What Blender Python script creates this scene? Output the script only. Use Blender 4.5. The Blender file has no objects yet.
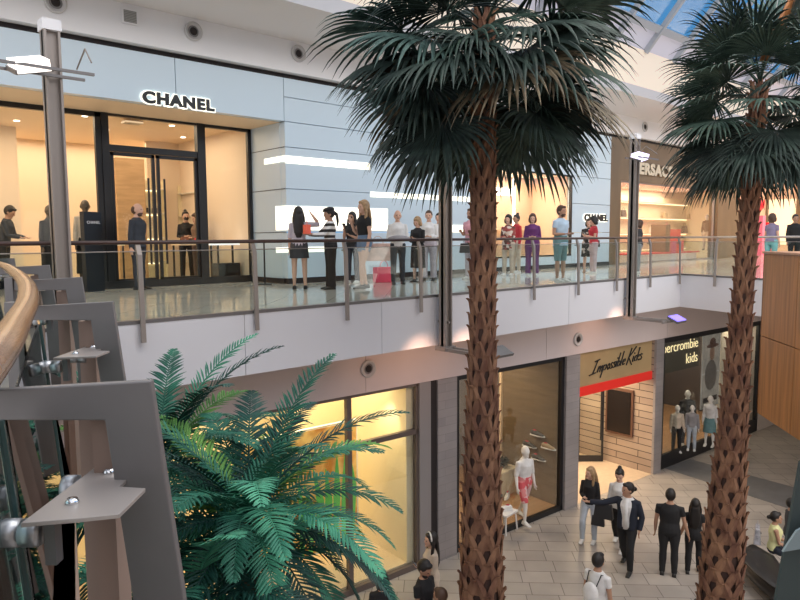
import bpy, bmesh, math, random
from mathutils import Vector, Matrix, Euler
random.seed(7)
sc = bpy.context.scene
C = bpy.data.collections.new('scene'); sc.collection.children.link(C)
PI = math.pi
R = math.radians
V = Vector

# ------------------------------------------------------------------ camera
F_PX, PITCH, ROLL, YAW, H = 670.0, R(5.29), .0066, R(48.0), 1.05
Fw = V((math.cos(YAW)*math.cos(PITCH), math.sin(YAW)*math.cos(PITCH), -math.sin(PITCH)))
R0 = V((math.sin(YAW), -math.cos(YAW), 0)); U0 = R0.cross(Fw)
Rt = R0*math.cos(ROLL) - U0*math.sin(ROLL); Up = U0*math.cos(ROLL) + R0*math.sin(ROLL)
EYE = V((0, 0, H))
cam_d = bpy.data.cameras.new('camera'); cam = bpy.data.objects.new('camera', cam_d); C.objects.link(cam)
cam_d.lens = F_PX/800*36; cam_d.sensor_width = 36; cam_d.clip_start = .05; cam_d.clip_end = 300
m3 = Matrix((Rt, Up, -Fw)).transposed(); cam.matrix_world = Matrix.Translation(EYE) @ m3.to_4x4()
sc.camera = cam
def ray(px, py): return Fw + Rt*((px-400)/F_PX) + Up*((300-py)/F_PX)
def at(px, py, x=None, y=None, z=None, d=None):
    r = ray(px, py)
    t = (x-EYE.x)/r.x if x is not None else (y-EYE.y)/r.y if y is not None else (z-EYE.z)/r.z if z is not None else d
    return EYE + r*t
LC = 9.53 + .061*11.7            # the lower shopfront line: y + .061 x = LC
def ln(px, py):
    r = ray(px, py); t = LC/(r.y+.061*r.x); return EYE + r*t
def ly(x): return LC - .061*x
LROT = -math.atan(.061)

# ------------------------------------------------------------------ materials
MATS = {}
def mat(name, col, rough=.5, metal=0, noise=0, nscale=8, emit=0, bump=0, bscale=40, spec=.5, col2=None, stretch=None, trans=0):
    if name in MATS: return MATS[name]
    m = bpy.data.materials.new(name); m.use_nodes = True; nt = m.node_tree
    b = nt.nodes['Principled BSDF']; b.inputs['Roughness'].default_value = rough; b.inputs['Metallic'].default_value = metal
    b.inputs['Specular IOR Level'].default_value = spec
    b.inputs['Base Color'].default_value = (*col, 1)
    if trans: b.inputs['Transmission Weight'].default_value = trans
    tc = nt.nodes.new('ShaderNodeTexCoord'); mp = nt.nodes.new('ShaderNodeMapping'); nt.links.new(tc.outputs['Object'], mp.inputs[0])
    if stretch: mp.inputs['Scale'].default_value = stretch
    if noise or col2:
        n = nt.nodes.new('ShaderNodeTexNoise'); n.inputs['Scale'].default_value = nscale; n.inputs['Detail'].default_value = 4
        nt.links.new(mp.outputs[0], n.inputs[0])
        r = nt.nodes.new('ShaderNodeValToRGB'); c2 = col2 or tuple(c*(1-noise) for c in col)
        r.color_ramp.elements[0].position = .35; r.color_ramp.elements[1].position = .65
        r.color_ramp.elements[0].color = (*c2, 1); r.color_ramp.elements[1].color = (*col, 1)
        nt.links.new(n.outputs[0], r.inputs[0]); nt.links.new(r.outputs[0], b.inputs['Base Color'])
    if bump:
        n = nt.nodes.new('ShaderNodeTexNoise'); n.inputs['Scale'].default_value = bscale; nt.links.new(mp.outputs[0], n.inputs[0])
        bp = nt.nodes.new('ShaderNodeBump'); bp.inputs['Strength'].default_value = bump; nt.links.new(n.outputs[0], bp.inputs['Height']); nt.links.new(bp.outputs[0], b.inputs['Normal'])
    if emit:
        b.inputs['Emission Color'].default_value = (*col, 1); b.inputs['Emission Strength'].default_value = emit
    MATS[name] = m; return m
def glass(name, tint=(.93, .97, .97), refl=.9, extra=0.0):
    if name in MATS: return MATS[name]
    m = bpy.data.materials.new(name); m.use_nodes = True; nt = m.node_tree; nt.nodes.clear()
    o = nt.nodes.new('ShaderNodeOutputMaterial'); mx = nt.nodes.new('ShaderNodeMixShader'); t = nt.nodes.new('ShaderNodeBsdfTransparent')
    g = nt.nodes.new('ShaderNodeBsdfGlossy'); fr = nt.nodes.new('ShaderNodeFresnel'); fr.inputs[0].default_value = 1.5
    ma = nt.nodes.new('ShaderNodeMath'); ma.operation = 'MULTIPLY_ADD'; ma.inputs[1].default_value = refl; ma.inputs[2].default_value = extra
    t.inputs[0].default_value = (*tint, 1); g.inputs['Roughness'].default_value = .02
    nt.links.new(fr.outputs[0], ma.inputs[0]); nt.links.new(ma.outputs[0], mx.inputs[0]); nt.links.new(t.outputs[0], mx.inputs[1]); nt.links.new(g.outputs[0], mx.inputs[2]); nt.links.new(mx.outputs[0], o.inputs[0])
    MATS[name] = m; return m
def tiles(name, cols, size, rot, rough, mortar=(.25, .22, .2), msize=.006, w=1.0, offset=.5, spec=.5, var=.5):
    m = bpy.data.materials.new(name); m.use_nodes = True; nt = m.node_tree; b = nt.nodes['Principled BSDF']
    tc = nt.nodes.new('ShaderNodeTexCoord'); mp = nt.nodes.new('ShaderNodeMapping'); nt.links.new(tc.outputs['Object'], mp.inputs[0])
    mp.inputs['Rotation'].default_value = rot
    br = nt.nodes.new('ShaderNodeTexBrick'); br.inputs['Color1'].default_value = (*cols[0], 1); br.inputs['Color2'].default_value = (*cols[1], 1)
    br.inputs['Mortar'].default_value = (*mortar, 1); br.inputs['Scale'].default_value = 1; br.inputs['Brick Width'].default_value = size[0]
    br.inputs['Row Height'].default_value = size[1]; br.inputs['Mortar Size'].default_value = msize; br.offset = offset
    nt.links.new(mp.outputs[0], br.inputs[0])
    n = nt.nodes.new('ShaderNodeTexNoise'); n.inputs['Scale'].default_value = 1.4; n.inputs['Detail'].default_value = 6; nt.links.new(mp.outputs[0], n.inputs[0])
    mx = nt.nodes.new('ShaderNodeMix'); mx.data_type = 'RGBA'; mx.blend_type = 'MULTIPLY'; mx.inputs[0].default_value = var
    nt.links.new(br.outputs[0], mx.inputs[6]); rr = nt.nodes.new('ShaderNodeValToRGB'); rr.color_ramp.elements[0].color = (.6, .6, .6, 1); rr.color_ramp.elements[0].position = .3; rr.color_ramp.elements[1].position = .7
    nt.links.new(n.outputs[0], rr.inputs[0]); nt.links.new(rr.outputs[0], mx.inputs[7]); nt.links.new(mx.outputs[2], b.inputs['Base Color'])
    b.inputs['Roughness'].default_value = rough; b.inputs['Specular IOR Level'].default_value = spec
    MATS[name] = m; return m
def striped(name, c1, c2, scale, axis='Z', rough=.8, thr=.5):
    if name in MATS: return MATS[name]
    m = bpy.data.materials.new(name); m.use_nodes = True; nt = m.node_tree; b = nt.nodes['Principled BSDF']
    tc = nt.nodes.new('ShaderNodeTexCoord'); w = nt.nodes.new('ShaderNodeTexWave'); w.bands_direction = axis; w.inputs['Scale'].default_value = scale; w.inputs['Distortion'].default_value = .4
    nt.links.new(tc.outputs['Object'], w.inputs[0]); r = nt.nodes.new('ShaderNodeValToRGB'); r.color_ramp.interpolation = 'CONSTANT'
    r.color_ramp.elements[0].color = (*c1, 1); r.color_ramp.elements[1].color = (*c2, 1); r.color_ramp.elements[1].position = thr
    nt.links.new(w.outputs[0], r.inputs[0]); nt.links.new(r.outputs[0], b.inputs['Base Color']); b.inputs['Roughness'].default_value = rough
    MATS[name] = m; return m
def floral(name, c1, c2, c3, scale=14):
    if name in MATS: return MATS[name]
    m = bpy.data.materials.new(name); m.use_nodes = True; nt = m.node_tree; b = nt.nodes['Principled BSDF']
    tc = nt.nodes.new('ShaderNodeTexCoord'); w = nt.nodes.new('ShaderNodeTexVoronoi'); w.inputs['Scale'].default_value = scale
    nt.links.new(tc.outputs['Object'], w.inputs[0]); r = nt.nodes.new('ShaderNodeValToRGB'); r.color_ramp.interpolation = 'CONSTANT'
    r.color_ramp.elements[0].color = (*c1, 1); r.color_ramp.elements[1].color = (*c2, 1); r.color_ramp.elements[1].position = .38
    e = r.color_ramp.elements.new(.6); e.color = (*c3, 1)
    sp = nt.nodes.new('ShaderNodeSeparateColor'); nt.links.new(w.outputs['Color'], sp.inputs[0]); nt.links.new(sp.outputs[0], r.inputs[0]); nt.links.new(r.outputs[0], b.inputs['Base Color'])
    b.inputs['Roughness'].default_value = .8; MATS[name] = m; return m

WHITE = mat('white_panel', (.57, .69, .78), .35)
WHITEW = mat('white_paint', (.80, .80, .82), .6)
CEIL = mat('ceiling_paint', (.70, .68, .68), .7)
FASC = mat('fascia_paint', (.76, .76, .80), .5, noise=.03, nscale=.6)
BAND = mat('peach_plaster', (.66, .57, .56), .7, noise=.04, nscale=1)
BLACK = mat('black_metal', (.012, .012, .014), .35)
DARK = mat('dark_gap', (.02, .015, .015), .8)
STEEL = mat('brushed_steel', (.34, .30, .275), .45, .35, noise=.15, nscale=3, stretch=(1, 1, .1))
GREY = mat('grey_steel', (.19, .18, .18), .45, .3, noise=.08, nscale=6)
CHROME = mat('chrome', (.75, .77, .8), .18, 1)
RAILW = mat('dark_rail_wood', (.06, .03, .025), .35)
WOODR = mat('honey_wood', (.22, .105, .05), .25, noise=.6, nscale=5, stretch=(4, .5, 4))
PANELW = mat('wood_cladding', (.46, .20, .065), .45, noise=.35, nscale=3, stretch=(6, 6, .35))
GLASS = glass('clear_glass', (.95, .97, .96), .22)
RGLASS = glass('rail_glass', (.90, .95, .94), .16, .015)
FGLASS = glass('foreground_glass', (.66, .78, .76), 1.0, .08)
GOLD = mat('warm_cream', (.85, .66, .45), .6)
CREAM = mat('cream_wall', (.86, .74, .50), .6)
LIT = mat('lit_strip', (1, .95, .80), .5, emit=1.0)
LITW = mat('lit_warm', (1, .82, .55), .5, emit=2.2)
LIT2 = mat('lit_lamp', (1, .93, .85), .5, emit=5)
TAN = mat('tan_board', (.22, .16, .095), .7, noise=.25, nscale=2, stretch=(.5, .5, 6))
FLOORU = tiles('upper_floor_tiles', ((.76, .71, .62), (.72, .67, .59)), (.9, .9), (0, 0, R(45)), .09, mortar=(.4, .36, .32), msize=.004, offset=0, var=.25)
FLOORL = tiles('lower_floor_tiles', ((.47, .425, .38), (.39, .35, .315)), (.62, .46), (0, 0, R(45)), .36, mortar=(.16, .14, .125), msize=.008, offset=.2, var=.5)
WFLOOR = tiles('wood_floor', ((.55, .32, .16), (.46, .26, .12)), (1.2, .15), (0, 0, 0), .35, mortar=(.2, .1, .05), msize=.004)
GTILE = tiles('grey_wall_tiles', ((.34, .31, .31), (.29, .27, .275)), (.9, .18), (R(90), 0, 0), .55, mortar=(.24, .22, .22), msize=.004)
PLANK = tiles('planked_wall', ((.46, .36, .28), (.38, .29, .23)), (2.4, .20), (R(-90), R(90), 0), .6, mortar=(.08, .06, .05), msize=.012, offset=.3)

# ------------------------------------------------------------------ mesh helpers
def link(name, me, m=None, parent=None, smooth=False):
    o = bpy.data.objects.new(name, me); C.objects.link(o)
    if m is not None and len(me.materials) == 0: me.materials.append(m)
    if parent is not None: o.parent = parent
    if smooth: me.polygons.foreach_set('use_smooth', [True]*len(me.polygons))
    return o
def tag(o, label, cat, group=None, kind=None):
    if label: o['label'] = label
    if cat: o['category'] = cat
    if group: o['group'] = group
    if kind: o['kind'] = kind
    return o
def thing(name, label, cat, loc=(0, 0, 0), rz=0, group=None):
    o = bpy.data.objects.new(name, None); C.objects.link(o); o.location = loc; o.rotation_euler = (0, 0, rz); o.empty_display_size = .1
    return tag(o, label, cat, group)
class MB:
    def __init__(s): s.v = []; s.f = []
    def box(s, x0, x1, y0, y1, z0, z1, M=None):
        n = len(s.v); P = [V((x, y, z)) for z in (z0, z1) for y in (y0, y1) for x in (x0, x1)]
        if M: P = [M @ p for p in P]
        s.v += P; s.f += [tuple(n+i for i in q) for q in ((0, 2, 3, 1), (4, 5, 7, 6), (0, 1, 5, 4), (2, 6, 7, 3), (0, 4, 6, 2), (1, 3, 7, 5))]; return s
    def poly(s, pts, nrm):      # a flat outline extruded along nrm
        n = len(s.v); k = len(pts); nrm = V(nrm)
        s.v += [V(p) for p in pts] + [V(p)+nrm for p in pts]
        s.f += [tuple(range(n, n+k)), tuple(range(n+2*k-1, n+k-1, -1))] + [(n+i, n+k+i, n+k+(i+1) % k, n+(i+1) % k) for i in range(k)]; return s
    def tube(s, pts, r, seg=10, ref=None, cap=True):
        pts = [V(p) for p in pts]; n0 = len(s.v); K = len(pts)
        if not isinstance(r, (list, tuple)): r = [r]*K
        r = [(q, q) if not isinstance(q, tuple) else q for q in r]
        d0 = (pts[-1]-pts[0]).normalized(); ref = V(ref) if ref is not None else (V((0, 1, 0)) if abs(d0.z) > .8 else V((0, 0, 1)))
        for i, p in enumerate(pts):
            d = (pts[min(i+1, K-1)]-pts[max(i-1, 0)]).normalized(); a = d.cross(ref)
            if a.length < 1e-4: a = d.orthogonal()
            a.normalize(); b = a.cross(d).normalized()
            for j in range(seg):
                t = 2*PI*j/seg; s.v.append(p + a*(math.cos(t)*r[i][0]) + b*(math.sin(t)*r[i][1]))
        for i in range(K-1):
            for j in range(seg):
                a = n0+i*seg+j; b = n0+i*seg+(j+1) % seg; s.f.append((a, b, b+seg, a+seg))
        if cap:
            s.f.append(tuple(n0+j for j in reversed(range(seg)))); s.f.append(tuple(n0+(K-1)*seg+j for j in range(seg)))
        return s
    def ball(s, c, r, seg=14, rings=9, fn=None, M=None):
        n0 = len(s.v); c = V(c); r = (r, r, r) if not isinstance(r, (tuple, list)) else r
        P = [V((0, 0, -1))]+[V((math.cos(2*PI*j/seg)*math.sin(PI*i/rings), math.sin(2*PI*j/seg)*math.sin(PI*i/rings), -math.cos(PI*i/rings))) for i in range(1, rings) for j in range(seg)]+[V((0, 0, 1))]
        for p in P:
            q = V((p.x*r[0], p.y*r[1], p.z*r[2]))
            if fn: q = fn(q)
            q = c+q
            s.v.append(M @ q if M else q)
        for j in range(seg): s.f.append((n0, n0+1+(j+1) % seg, n0+1+j))
        for i in range(rings-2):
            for j in range(seg):
                a = n0+1+i*seg+j; b = n0+1+i*seg+(j+1) % seg; s.f.append((a, b, b+seg, a+seg))
        l = n0+1+(rings-2)*seg; t = len(s.v)-1
        for j in range(seg): s.f.append((l+j, l+(j+1) % seg, t))
        return s
    def lathe(s, prof, M=None, seg=20):
        n0 = len(s.v)
        for (r, z) in prof:
            for j in range(seg):
                p = V((r*math.cos(2*PI*j/seg), r*math.sin(2*PI*j/seg), z)); s.v.append(M @ p if M else p)
        for i in range(len(prof)-1):
            for j in range(seg):
                a = n0+i*seg+j; b = n0+i*seg+(j+1) % seg; s.f.append((a, b, b+seg, a+seg))
        return s
    def mesh(s, name='m'):
        me = bpy.data.meshes.new(name); me.from_pydata([tuple(p) for p in s.v], [], s.f); me.update()
        bm = bmesh.new(); bm.from_mesh(me); bmesh.ops.recalc_face_normals(bm, faces=bm.faces); bm.to_mesh(me); bm.free(); return me
    def build(s, name, m, parent=None, smooth=False, bevel=0):
        o = link(name, s.mesh(name), m, parent, smooth)
        if bevel:
            b = o.modifiers.new('bevel', 'BEVEL'); b.width = bevel; b.segments = 2; b.limit_method = 'ANGLE'
        return o
def bx(name, m, x0, x1, y0, y1, z0, z1, parent=None, bevel=0, M=None): return MB().box(x0, x1, y0, y1, z0, z1, M).build(name, m, parent, bevel=bevel)
def struct(o): o['kind'] = 'structure'; return o
def sbx(name, m, *a, **k): return struct(bx(name, m, *a, **k))
def remeshed(mb, vox, smooth_it=2):
    me = mb.mesh('tmp'); o = bpy.data.objects.new('tmp', me); C.objects.link(o)
    r = o.modifiers.new('r', 'REMESH'); r.mode = 'VOXEL'; r.voxel_size = vox
    if smooth_it:
        q = o.modifiers.new('s', 'SMOOTH'); q.iterations = smooth_it; q.factor = .5
    dg = bpy.context.evaluated_depsgraph_get(); dg.update()
    out = bpy.data.meshes.new_from_object(o.evaluated_get(dg)); bpy.data.objects.remove(o); bpy.data.meshes.remove(me)
    out.materials.clear(); out.polygons.foreach_set('use_smooth', [True]*len(out.polygons)); return out
def text(name, body, loc, size, m, rot=(PI/2, 0, 0), ext=.01, parent=None, shear=0, off=0, space=1, align='LEFT'):
    cu = bpy.data.curves.new(name, 'FONT'); cu.body = body; cu.size = size; cu.extrude = ext; cu.shear = shear; cu.offset = off; cu.space_character = space; cu.align_x = align
    t = bpy.data.objects.new('tmp', cu); C.objects.link(t); dg = bpy.context.evaluated_depsgraph_get(); dg.update()
    me = bpy.data.meshes.new_from_object(t.evaluated_get(dg)); bpy.data.objects.remove(t); me.materials.clear()
    o = link(name, me, m, parent); o.location = loc; o.rotation_euler = rot; return o
def light(kind, name, loc, energy, col=(1, 1, 1), size=1, size_y=None, rot=(0, 0, 0), spot=60, blend=.6):
    l = bpy.data.lights.new(name, kind); l.energy = energy; l.color = col
    if kind == 'AREA':
        l.size = size
        if size_y: l.shape = 'RECTANGLE'; l.size_y = size_y
    else: l.shadow_soft_size = size
    if kind == 'SPOT': l.spot_size = R(spot); l.spot_blend = blend
    o = bpy.data.objects.new(name, l); C.objects.link(o); o.location = loc; o.rotation_euler = rot; return o
def aim(o, tgt): o.rotation_euler = (V(tgt)-o.location).to_track_quat('-Z', 'Y').to_euler()
def dup(root, loc, rz=None, label=None, group=None):
    r = root.copy(); C.objects.link(r); r.location = loc
    if rz is not None: r.rotation_euler = (0, 0, rz)
    if label: r['label'] = label
    if group: r['group'] = group
    for ch in list(root.children):
        c = ch.copy(); C.objects.link(c); c.parent = r
        for g in list(ch.children):
            d = g.copy(); C.objects.link(d); d.parent = c
    return r

# ------------------------------------------------------------------ world and light
w = bpy.data.worlds.new('sky'); sc.world = w; w.use_nodes = True; nt = w.node_tree; bg = nt.nodes['Background']
tc = nt.nodes.new('ShaderNodeTexCoord'); sp = nt.nodes.new('ShaderNodeSeparateXYZ'); nt.links.new(tc.outputs['Generated'], sp.inputs[0])
r1 = nt.nodes.new('ShaderNodeMapRange'); r1.inputs[1].default_value = .72; r1.inputs[2].default_value = .5; nt.links.new(sp.outputs['Z'], r1.inputs[0])
r2 = nt.nodes.new('ShaderNodeMapRange'); r2.inputs[1].default_value = .2; r2.inputs[2].default_value = .5; nt.links.new(sp.outputs['X'], r2.inputs[0])
mu = nt.nodes.new('ShaderNodeMath'); mu.operation = 'MULTIPLY'; nt.links.new(r1.outputs[0], mu.inputs[0]); nt.links.new(r2.outputs[0], mu.inputs[1])
cl = nt.nodes.new('ShaderNodeTexNoise'); cl.inputs['Scale'].default_value = 5; cl.inputs['Detail'].default_value = 5; nt.links.new(tc.outputs['Generated'], cl.inputs[0])
r3 = nt.nodes.new('ShaderNodeMapRange'); r3.inputs[1].default_value = .72; r3.inputs[2].default_value = .5; nt.links.new(cl.outputs[0], r3.inputs[0])
mu2 = nt.nodes.new('ShaderNodeMath'); mu2.operation = 'MULTIPLY'; nt.links.new(mu.outputs[0], mu2.inputs[0]); nt.links.new(r3.outputs[0], mu2.inputs[1])
mx = nt.nodes.new('ShaderNodeMix'); mx.data_type = 'RGBA'; mx.inputs[6].default_value = (.93, .93, 1, 1); mx.inputs[7].default_value = (.045, .33, .70, 1)
nt.links.new(mu2.outputs[0], mx.inputs[0]); nt.links.new(mx.outputs[2], bg.inputs[0]); bg.inputs[1].default_value = 1.0
sc.view_settings.view_transform = 'Standard'; sc.view_settings.look = 'None'; sc.view_settings.exposure = 0.32
try: sc.cycles.use_denoising = True; sc.cycles.max_bounces = 8; sc.cycles.transparent_max_bounces = 24; sc.cycles.caustics_reflective = False; sc.cycles.sample_clamp_indirect = 6
except Exception: pass
#--SECTIONS--

# ================================================================== UPPER LEVEL ARCHITECTURE
FY, GY, EY = 13.35, 14.9, 8.65      # facade plane, recessed glass plane, slab edge
ZG, ZC = 4.80, 5.50                 # shadow gap, soffit
LZ = -5.8
m = MB(); m.poly([(-8, EY, 0), (18.35, EY, 0), (17.45, 6.13, 0), (16.6, 2.6, 0), (16.6, -3, 0), (60, -3, 0), (60, 24, 0), (-8, 24, 0)], (0, 0, -.3))
struct(m.build('floor', FLOORU))
# fascia: panels along the slab edge (seams between them)
xs = [-8, -2.6, 1.0, 4.75, 7.35, 12.9, 18.35]
for a, b in zip(xs[:-1], xs[1:]): sbx('trim_1', FASC, a+.006, b-.006, EY-.02, EY+.25, -.92, -.03)
sbx('trim_2', GREY, -8, 18.35, EY-.03, EY+.1, -.03, .015)
E1, E2, E3 = V((18.35, EY, 0)), V((17.45, 6.13, 0)), V((16.6, 2.6, 0))
for a, b in ((E1, E2), (E2, E3)):
    d = (b-a).normalized(); n = V((-d.y, d.x, 0))
    m = MB().poly([a-n*.02+V((0, 0, -.92)), b-n*.02+V((0, 0, -.92)), b-n*.02+V((0, 0, -.03)), a-n*.02+V((0, 0, -.03))], n*.25); struct(m.build('trim_1', FASC))
    m = MB().poly([a-n*.03+V((0, 0, -.03)), b-n*.03+V((0, 0, -.03)), b-n*.03+V((0, 0, .015)), a-n*.03+V((0, 0, .015))], n*.1); struct(m.build('trim_2', GREY))
# facade sign band, reveals and white panelled facade with a display window and a lit niche
DX0, DX1 = 15.95, 20.05
def fpanel(x0, x1, z0, z1, m_=WHITE): sbx('wall_back', m_, x0+.008, x1-.008, FY, FY+.2, z0+.008, z1-.008)
for a, b in ((-8, -1.2), (-1.2, 5.95), (5.95, 8.5)): fpanel(a, b, 3.72, ZG-.1)
for a, b in ((8.5, DX0), (DX1, 22.5)):
    for z0, z1 in ((.12, 1.2), (1.2, 2.2), (2.2, 3.15), (3.15, 3.72), (3.72, 4.27), (4.27, ZG-.1)): fpanel(a, b, z0, z1)
fpanel(DX0, DX1, 3.15, 3.72); fpanel(DX0, DX1, 3.72, 4.27); fpanel(DX0, DX1, 4.27, ZG-.1); fpanel(DX0, DX1, .12, .40)
sbx('baseboard_back', DARK, 8.5, 22.5, FY-.02, FY+.1, 0, .12)
sbx('wall_back', WHITE, 8.5, 8.62, FY+.2, GY, .12, 3.72)     # reveal beside the glazed entrance
for z in (1.2, 2.2, 3.15): sbx('trim_3', DARK, 8.49, 8.5, FY+.02, GY, z-.006, z+.006)
sbx('baseboard_side', DARK, 8.47, 8.6, FY+.1, GY, 0, .12)
sbx('trim_4', GOLD, -8, 8.62, FY+.2, GY+.1, 3.72, 3.80)      # soffit over the recess
sbx('wall_back', DARK, -8, 36, FY+.05, FY+.3, ZG-.10, ZG+.02)
# bulkhead above with speakers
m = MB().box(-8, 60, FY-.15, FY+.5, ZG, ZC); struct(m.build('wall_bulkhead', WHITEW))
sbx('ceiling', CEIL, -8, 60, 11.1, FY+.6, ZC, ZC+.3)
m = MB(); m.box(-8, 60, 11.1, 11.3, ZC+.3, 6.95); struct(m.build('wall_clerestory', mat('lit_cove', (.98, .83, .66), .6, emit=.16)))  # cove light put into the wall material as a faint peach emission
# lit strips on the white facade
for x0, x1, z0, z1 in ((8.5, 11.02, 2.78, 2.95), (11.02, 15.6, 2.10, 2.23), (8.5, 11.6, 1.25, 1.81), (13.6, 15.6, 1.2, 1.41), (8.2, 9.6, .73, .85)):
    t = bx('light_strip', LIT, x0, x1, FY-.012, FY-.0005, z0, z1)
    tag(t, {8.5+2.78: 'warm white light strip high on the white facade, starting at its corner', 11.02+2.10: 'long thin light strip on the white facade behind the steel column', 8.5+1.25: 'tall glowing rectangle on the white facade behind the standing women', 13.6+1.2: 'light strip at chest height just left of the near palm trunk', 8.2+.73: 'low light strip behind the dark haired woman in the grey skirt'}[x0+z0], 'wall light', 'light strips on the white facade')
t = bx('light_strip', LIT, 8.485, 8.4985, FY+.01, FY+.9, 2.82, 2.95); tag(t, 'short light strip wrapping onto the side of the facade corner, high up', 'wall light', 'light strips on the white facade')
t = bx('light_strip', LIT, 8.485, 8.4985, FY+.01, FY+.45, 1.25, 1.81); tag(t, 'short glowing rectangle wrapping onto the side of the facade corner, at chest height', 'wall light', 'light strips on the white facade')
# sign letters
LET = mat('sign_black', (.01, .01, .01), .4); HALO = mat('sign_halo', (1, .97, .86), .5, emit=.9)
def sign(body, x0, x1, z0, hgt, y, label, space=1.1, back=True, m_=LET):
    t = thing('shop_sign', label, 'sign', (x0, y, z0))
    o = text('lettering', body, (0, -.06, 0), hgt/.73, m_, ext=.015, parent=t, off=.022*hgt/.3, space=space)
    wd = o.dimensions.x; k = (x1-x0)/max(wd, 1e-3); bpy.context.view_layer.update()
    me = o.data; xx = [v.co.x for v in me.vertices]; k = (x1-x0)/(max(xx)-min(xx))
    for v in me.vertices: v.co.x = (v.co.x-min(xx))*k
    if back:
        h = text('halo', body, (0, -.03, 0), hgt/.73, HALO, ext=.004, parent=t, off=.034*hgt/.2, space=space)
        me = h.data; xx2 = [v.co.x for v in me.vertices]; k = (x1-x0+.07)/(max(xx2)-min(xx2)); mn = min(xx2)
        for v in me.vertices: v.co.x = (v.co.x-mn)*k-.035
    return t
sign('CHANEL', 5.24, 6.755, 3.735, .215, FY, 'large black halo-lit sign reading CHANEL above the glazed entrance')
sign('CHANEL', 20.73, 22.25, 1.62, .23, FY, 'small black sign reading CHANEL on the pale facade beyond the display window')
# ---- glazed entrance
def frame_bar(x0, x1, z0, z1, par, y=GY, d=.1, m_=BLACK, nm='window_frame'): return bx(nm, m_, x0, x1, y-d/2, y+d/2, z0, z1, par)
def window(n, x0, x1, z0, z1, t=.1, y=GY, m_=BLACK, g=None):
    r = bpy.data.objects.new('window_%d' % n, None); C.objects.link(r); r['kind'] = 'structure'
    mb = MB().box(x0, x0+t, y-.05, y+.05, z0, z1).box(x1-t, x1, y-.05, y+.05, z0, z1).box(x0, x1, y-.05, y+.05, z1-t, z1).box(x0, x1, y-.05, y+.05, z0, z0+t)
    mb.build('window_frame', m_, r); bx('glass_pane', g or GLASS, x0+t, x1-t, y-.006, y+.006, z0+t, z1-t, r); return r
window(1, -8, -2.5, .0, 3.74, .12); window(1, -2.5, 1.1, 0, 3.74, .12); window(1, 1.1, 4.95, 0, 3.74, .12)
window(2, 5.0, 7.2, 3.0, 3.74, .07); window(3, 7.2, 8.49, 0, 3.74, .09)
sbx('trim_5', BLACK, -8, 8.5, GY-.09, GY-.04, 0, .16)
dr = bpy.data.objects.new('door_1', None); C.objects.link(dr); dr['kind'] = 'structure'
MB().box(4.95, 5.1, GY-.08, GY+.08, 0, 3.74).box(7.08, 7.24, GY-.08, GY+.08, 0, 3.74).box(5.1, 7.1, GY-.06, GY+.06, 2.93, 3.03).build('door_frame', BLACK, dr)
for x0, x1 in ((5.12, 6.08), (6.12, 7.08)):
    lf = MB().box(x0, x0+.07, GY-.03, GY+.03, .02, 2.92).box(x1-.07, x1, GY-.03, GY+.03, .02, 2.92).box(x0, x1, GY-.03, GY+.03, .02, .2).box(x0, x1, GY-.03, GY+.03, 2.85, 2.92).build('door_leaf', BLACK, dr)
    bx('glass_pane', GLASS, x0+.07, x1-.07, GY-.005, GY+.005, .2, 2.85, lf)
    bx('door_handle', BLACK, (x1-.2 if x0 < 6 else x0+.12), (x1-.16 if x0 < 6 else x0+.16), GY-.09, GY-.06, .5, 2.4, lf)
# interior of the glazed shop
INW = mat('shop_inner_wall', (.84, .68, .52), .7); INB = mat('shop_brown_wall', (.52, .32, .16), .6, noise=.2, nscale=2, stretch=(1, 1, 6))
sbx('wall_shop_rear', INW, -8, 8.6, 20.6, 20.8, 0, 3.8)
sbx('wall_shop_side', INW, 8.45, 8.6, GY+.1, 20.6, 0, 3.8)
sbx('wall_shop_left', INW, -8, -7.8, GY, 20.8, 0, 3.8)
sbx('ceiling', mat('shop_ceiling', (.86, .66, .46), .6), -8, 8.6, GY-.0, 20.8, 3.8, 3.95)
sbx('wall_partition', INB, 6.4, 7.15, 18.2, 18.4, 0, 3.2); sbx('wall_partition', INW, -1.5, 4.2, 18.6, 18.8, 0, 3.8)
sbx('wall_partition', INW, 7.5, 9.0, 18.9, 19.0, 0, 3.8)
def shelf_unit(loc, w, h, n, label, m_=CREAM, rz=0, lit=True):
    t = thing('shelf_unit', label, 'shelves', loc, rz)
    MB().box(-w/2, w/2, .3, .34, 0, h).box(-w/2-.03, -w/2, 0, .34, 0, h).box(w/2, w/2+.03, 0, .34, 0, h).build('carcass', m_, t)
    for k in range(n):
        z = h*(k+.6)/n; s = bx('shelf', mat('shelf_pale', (.8, .72, .6), .4), -w/2, w/2, 0, .3, z, z+.03, t)
        if lit: bx('shelf_light', LITW, -w/2+.02, w/2-.02, .26, .29, z-.03, z-.01, s)
    return t
shelf_unit((8.35, 18.2, 0), 1.3, 2.6, 4, 'cream lit shelf unit seen through the right door leaf', rz=-PI/2)
shelf_unit((7.2, 18.5, 0), 1.2, 2.7, 4, 'cream shelf unit at the back of the glazed shop by the handbags')
shelf_unit((-2.8, 18.2, 0), 1.8, 2.5, 3, 'tall cream shelf unit far left in the glazed shop')
def table(loc, w, d, h, label, m_, rz=0, top=None, name='display_table'):
    t = thing(name, label, 'table', loc, rz)
    bx('tabletop', top or m_, -w/2, w/2, -d/2, d/2, h-.05, h, t, bevel=.006)
    for sx in (-1, 1):
        for sy in (-1, 1): bx('leg', m_, sx*(w/2-.04)-.02, sx*(w/2-.04)+.02, sy*(d/2-.04)-.02, sy*(d/2-.04)+.02, 0, h-.05, t)
    return t
table((2.0, 16.6, 0), 1.6, .7, 1.0, 'black counter table in front of the bending shop assistant', BLACK)
table((7.6, 16.4, 0), .9, .5, .95, 'beige display table with slim black legs behind the right door leaf', BLACK, top=GOLD)
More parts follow.
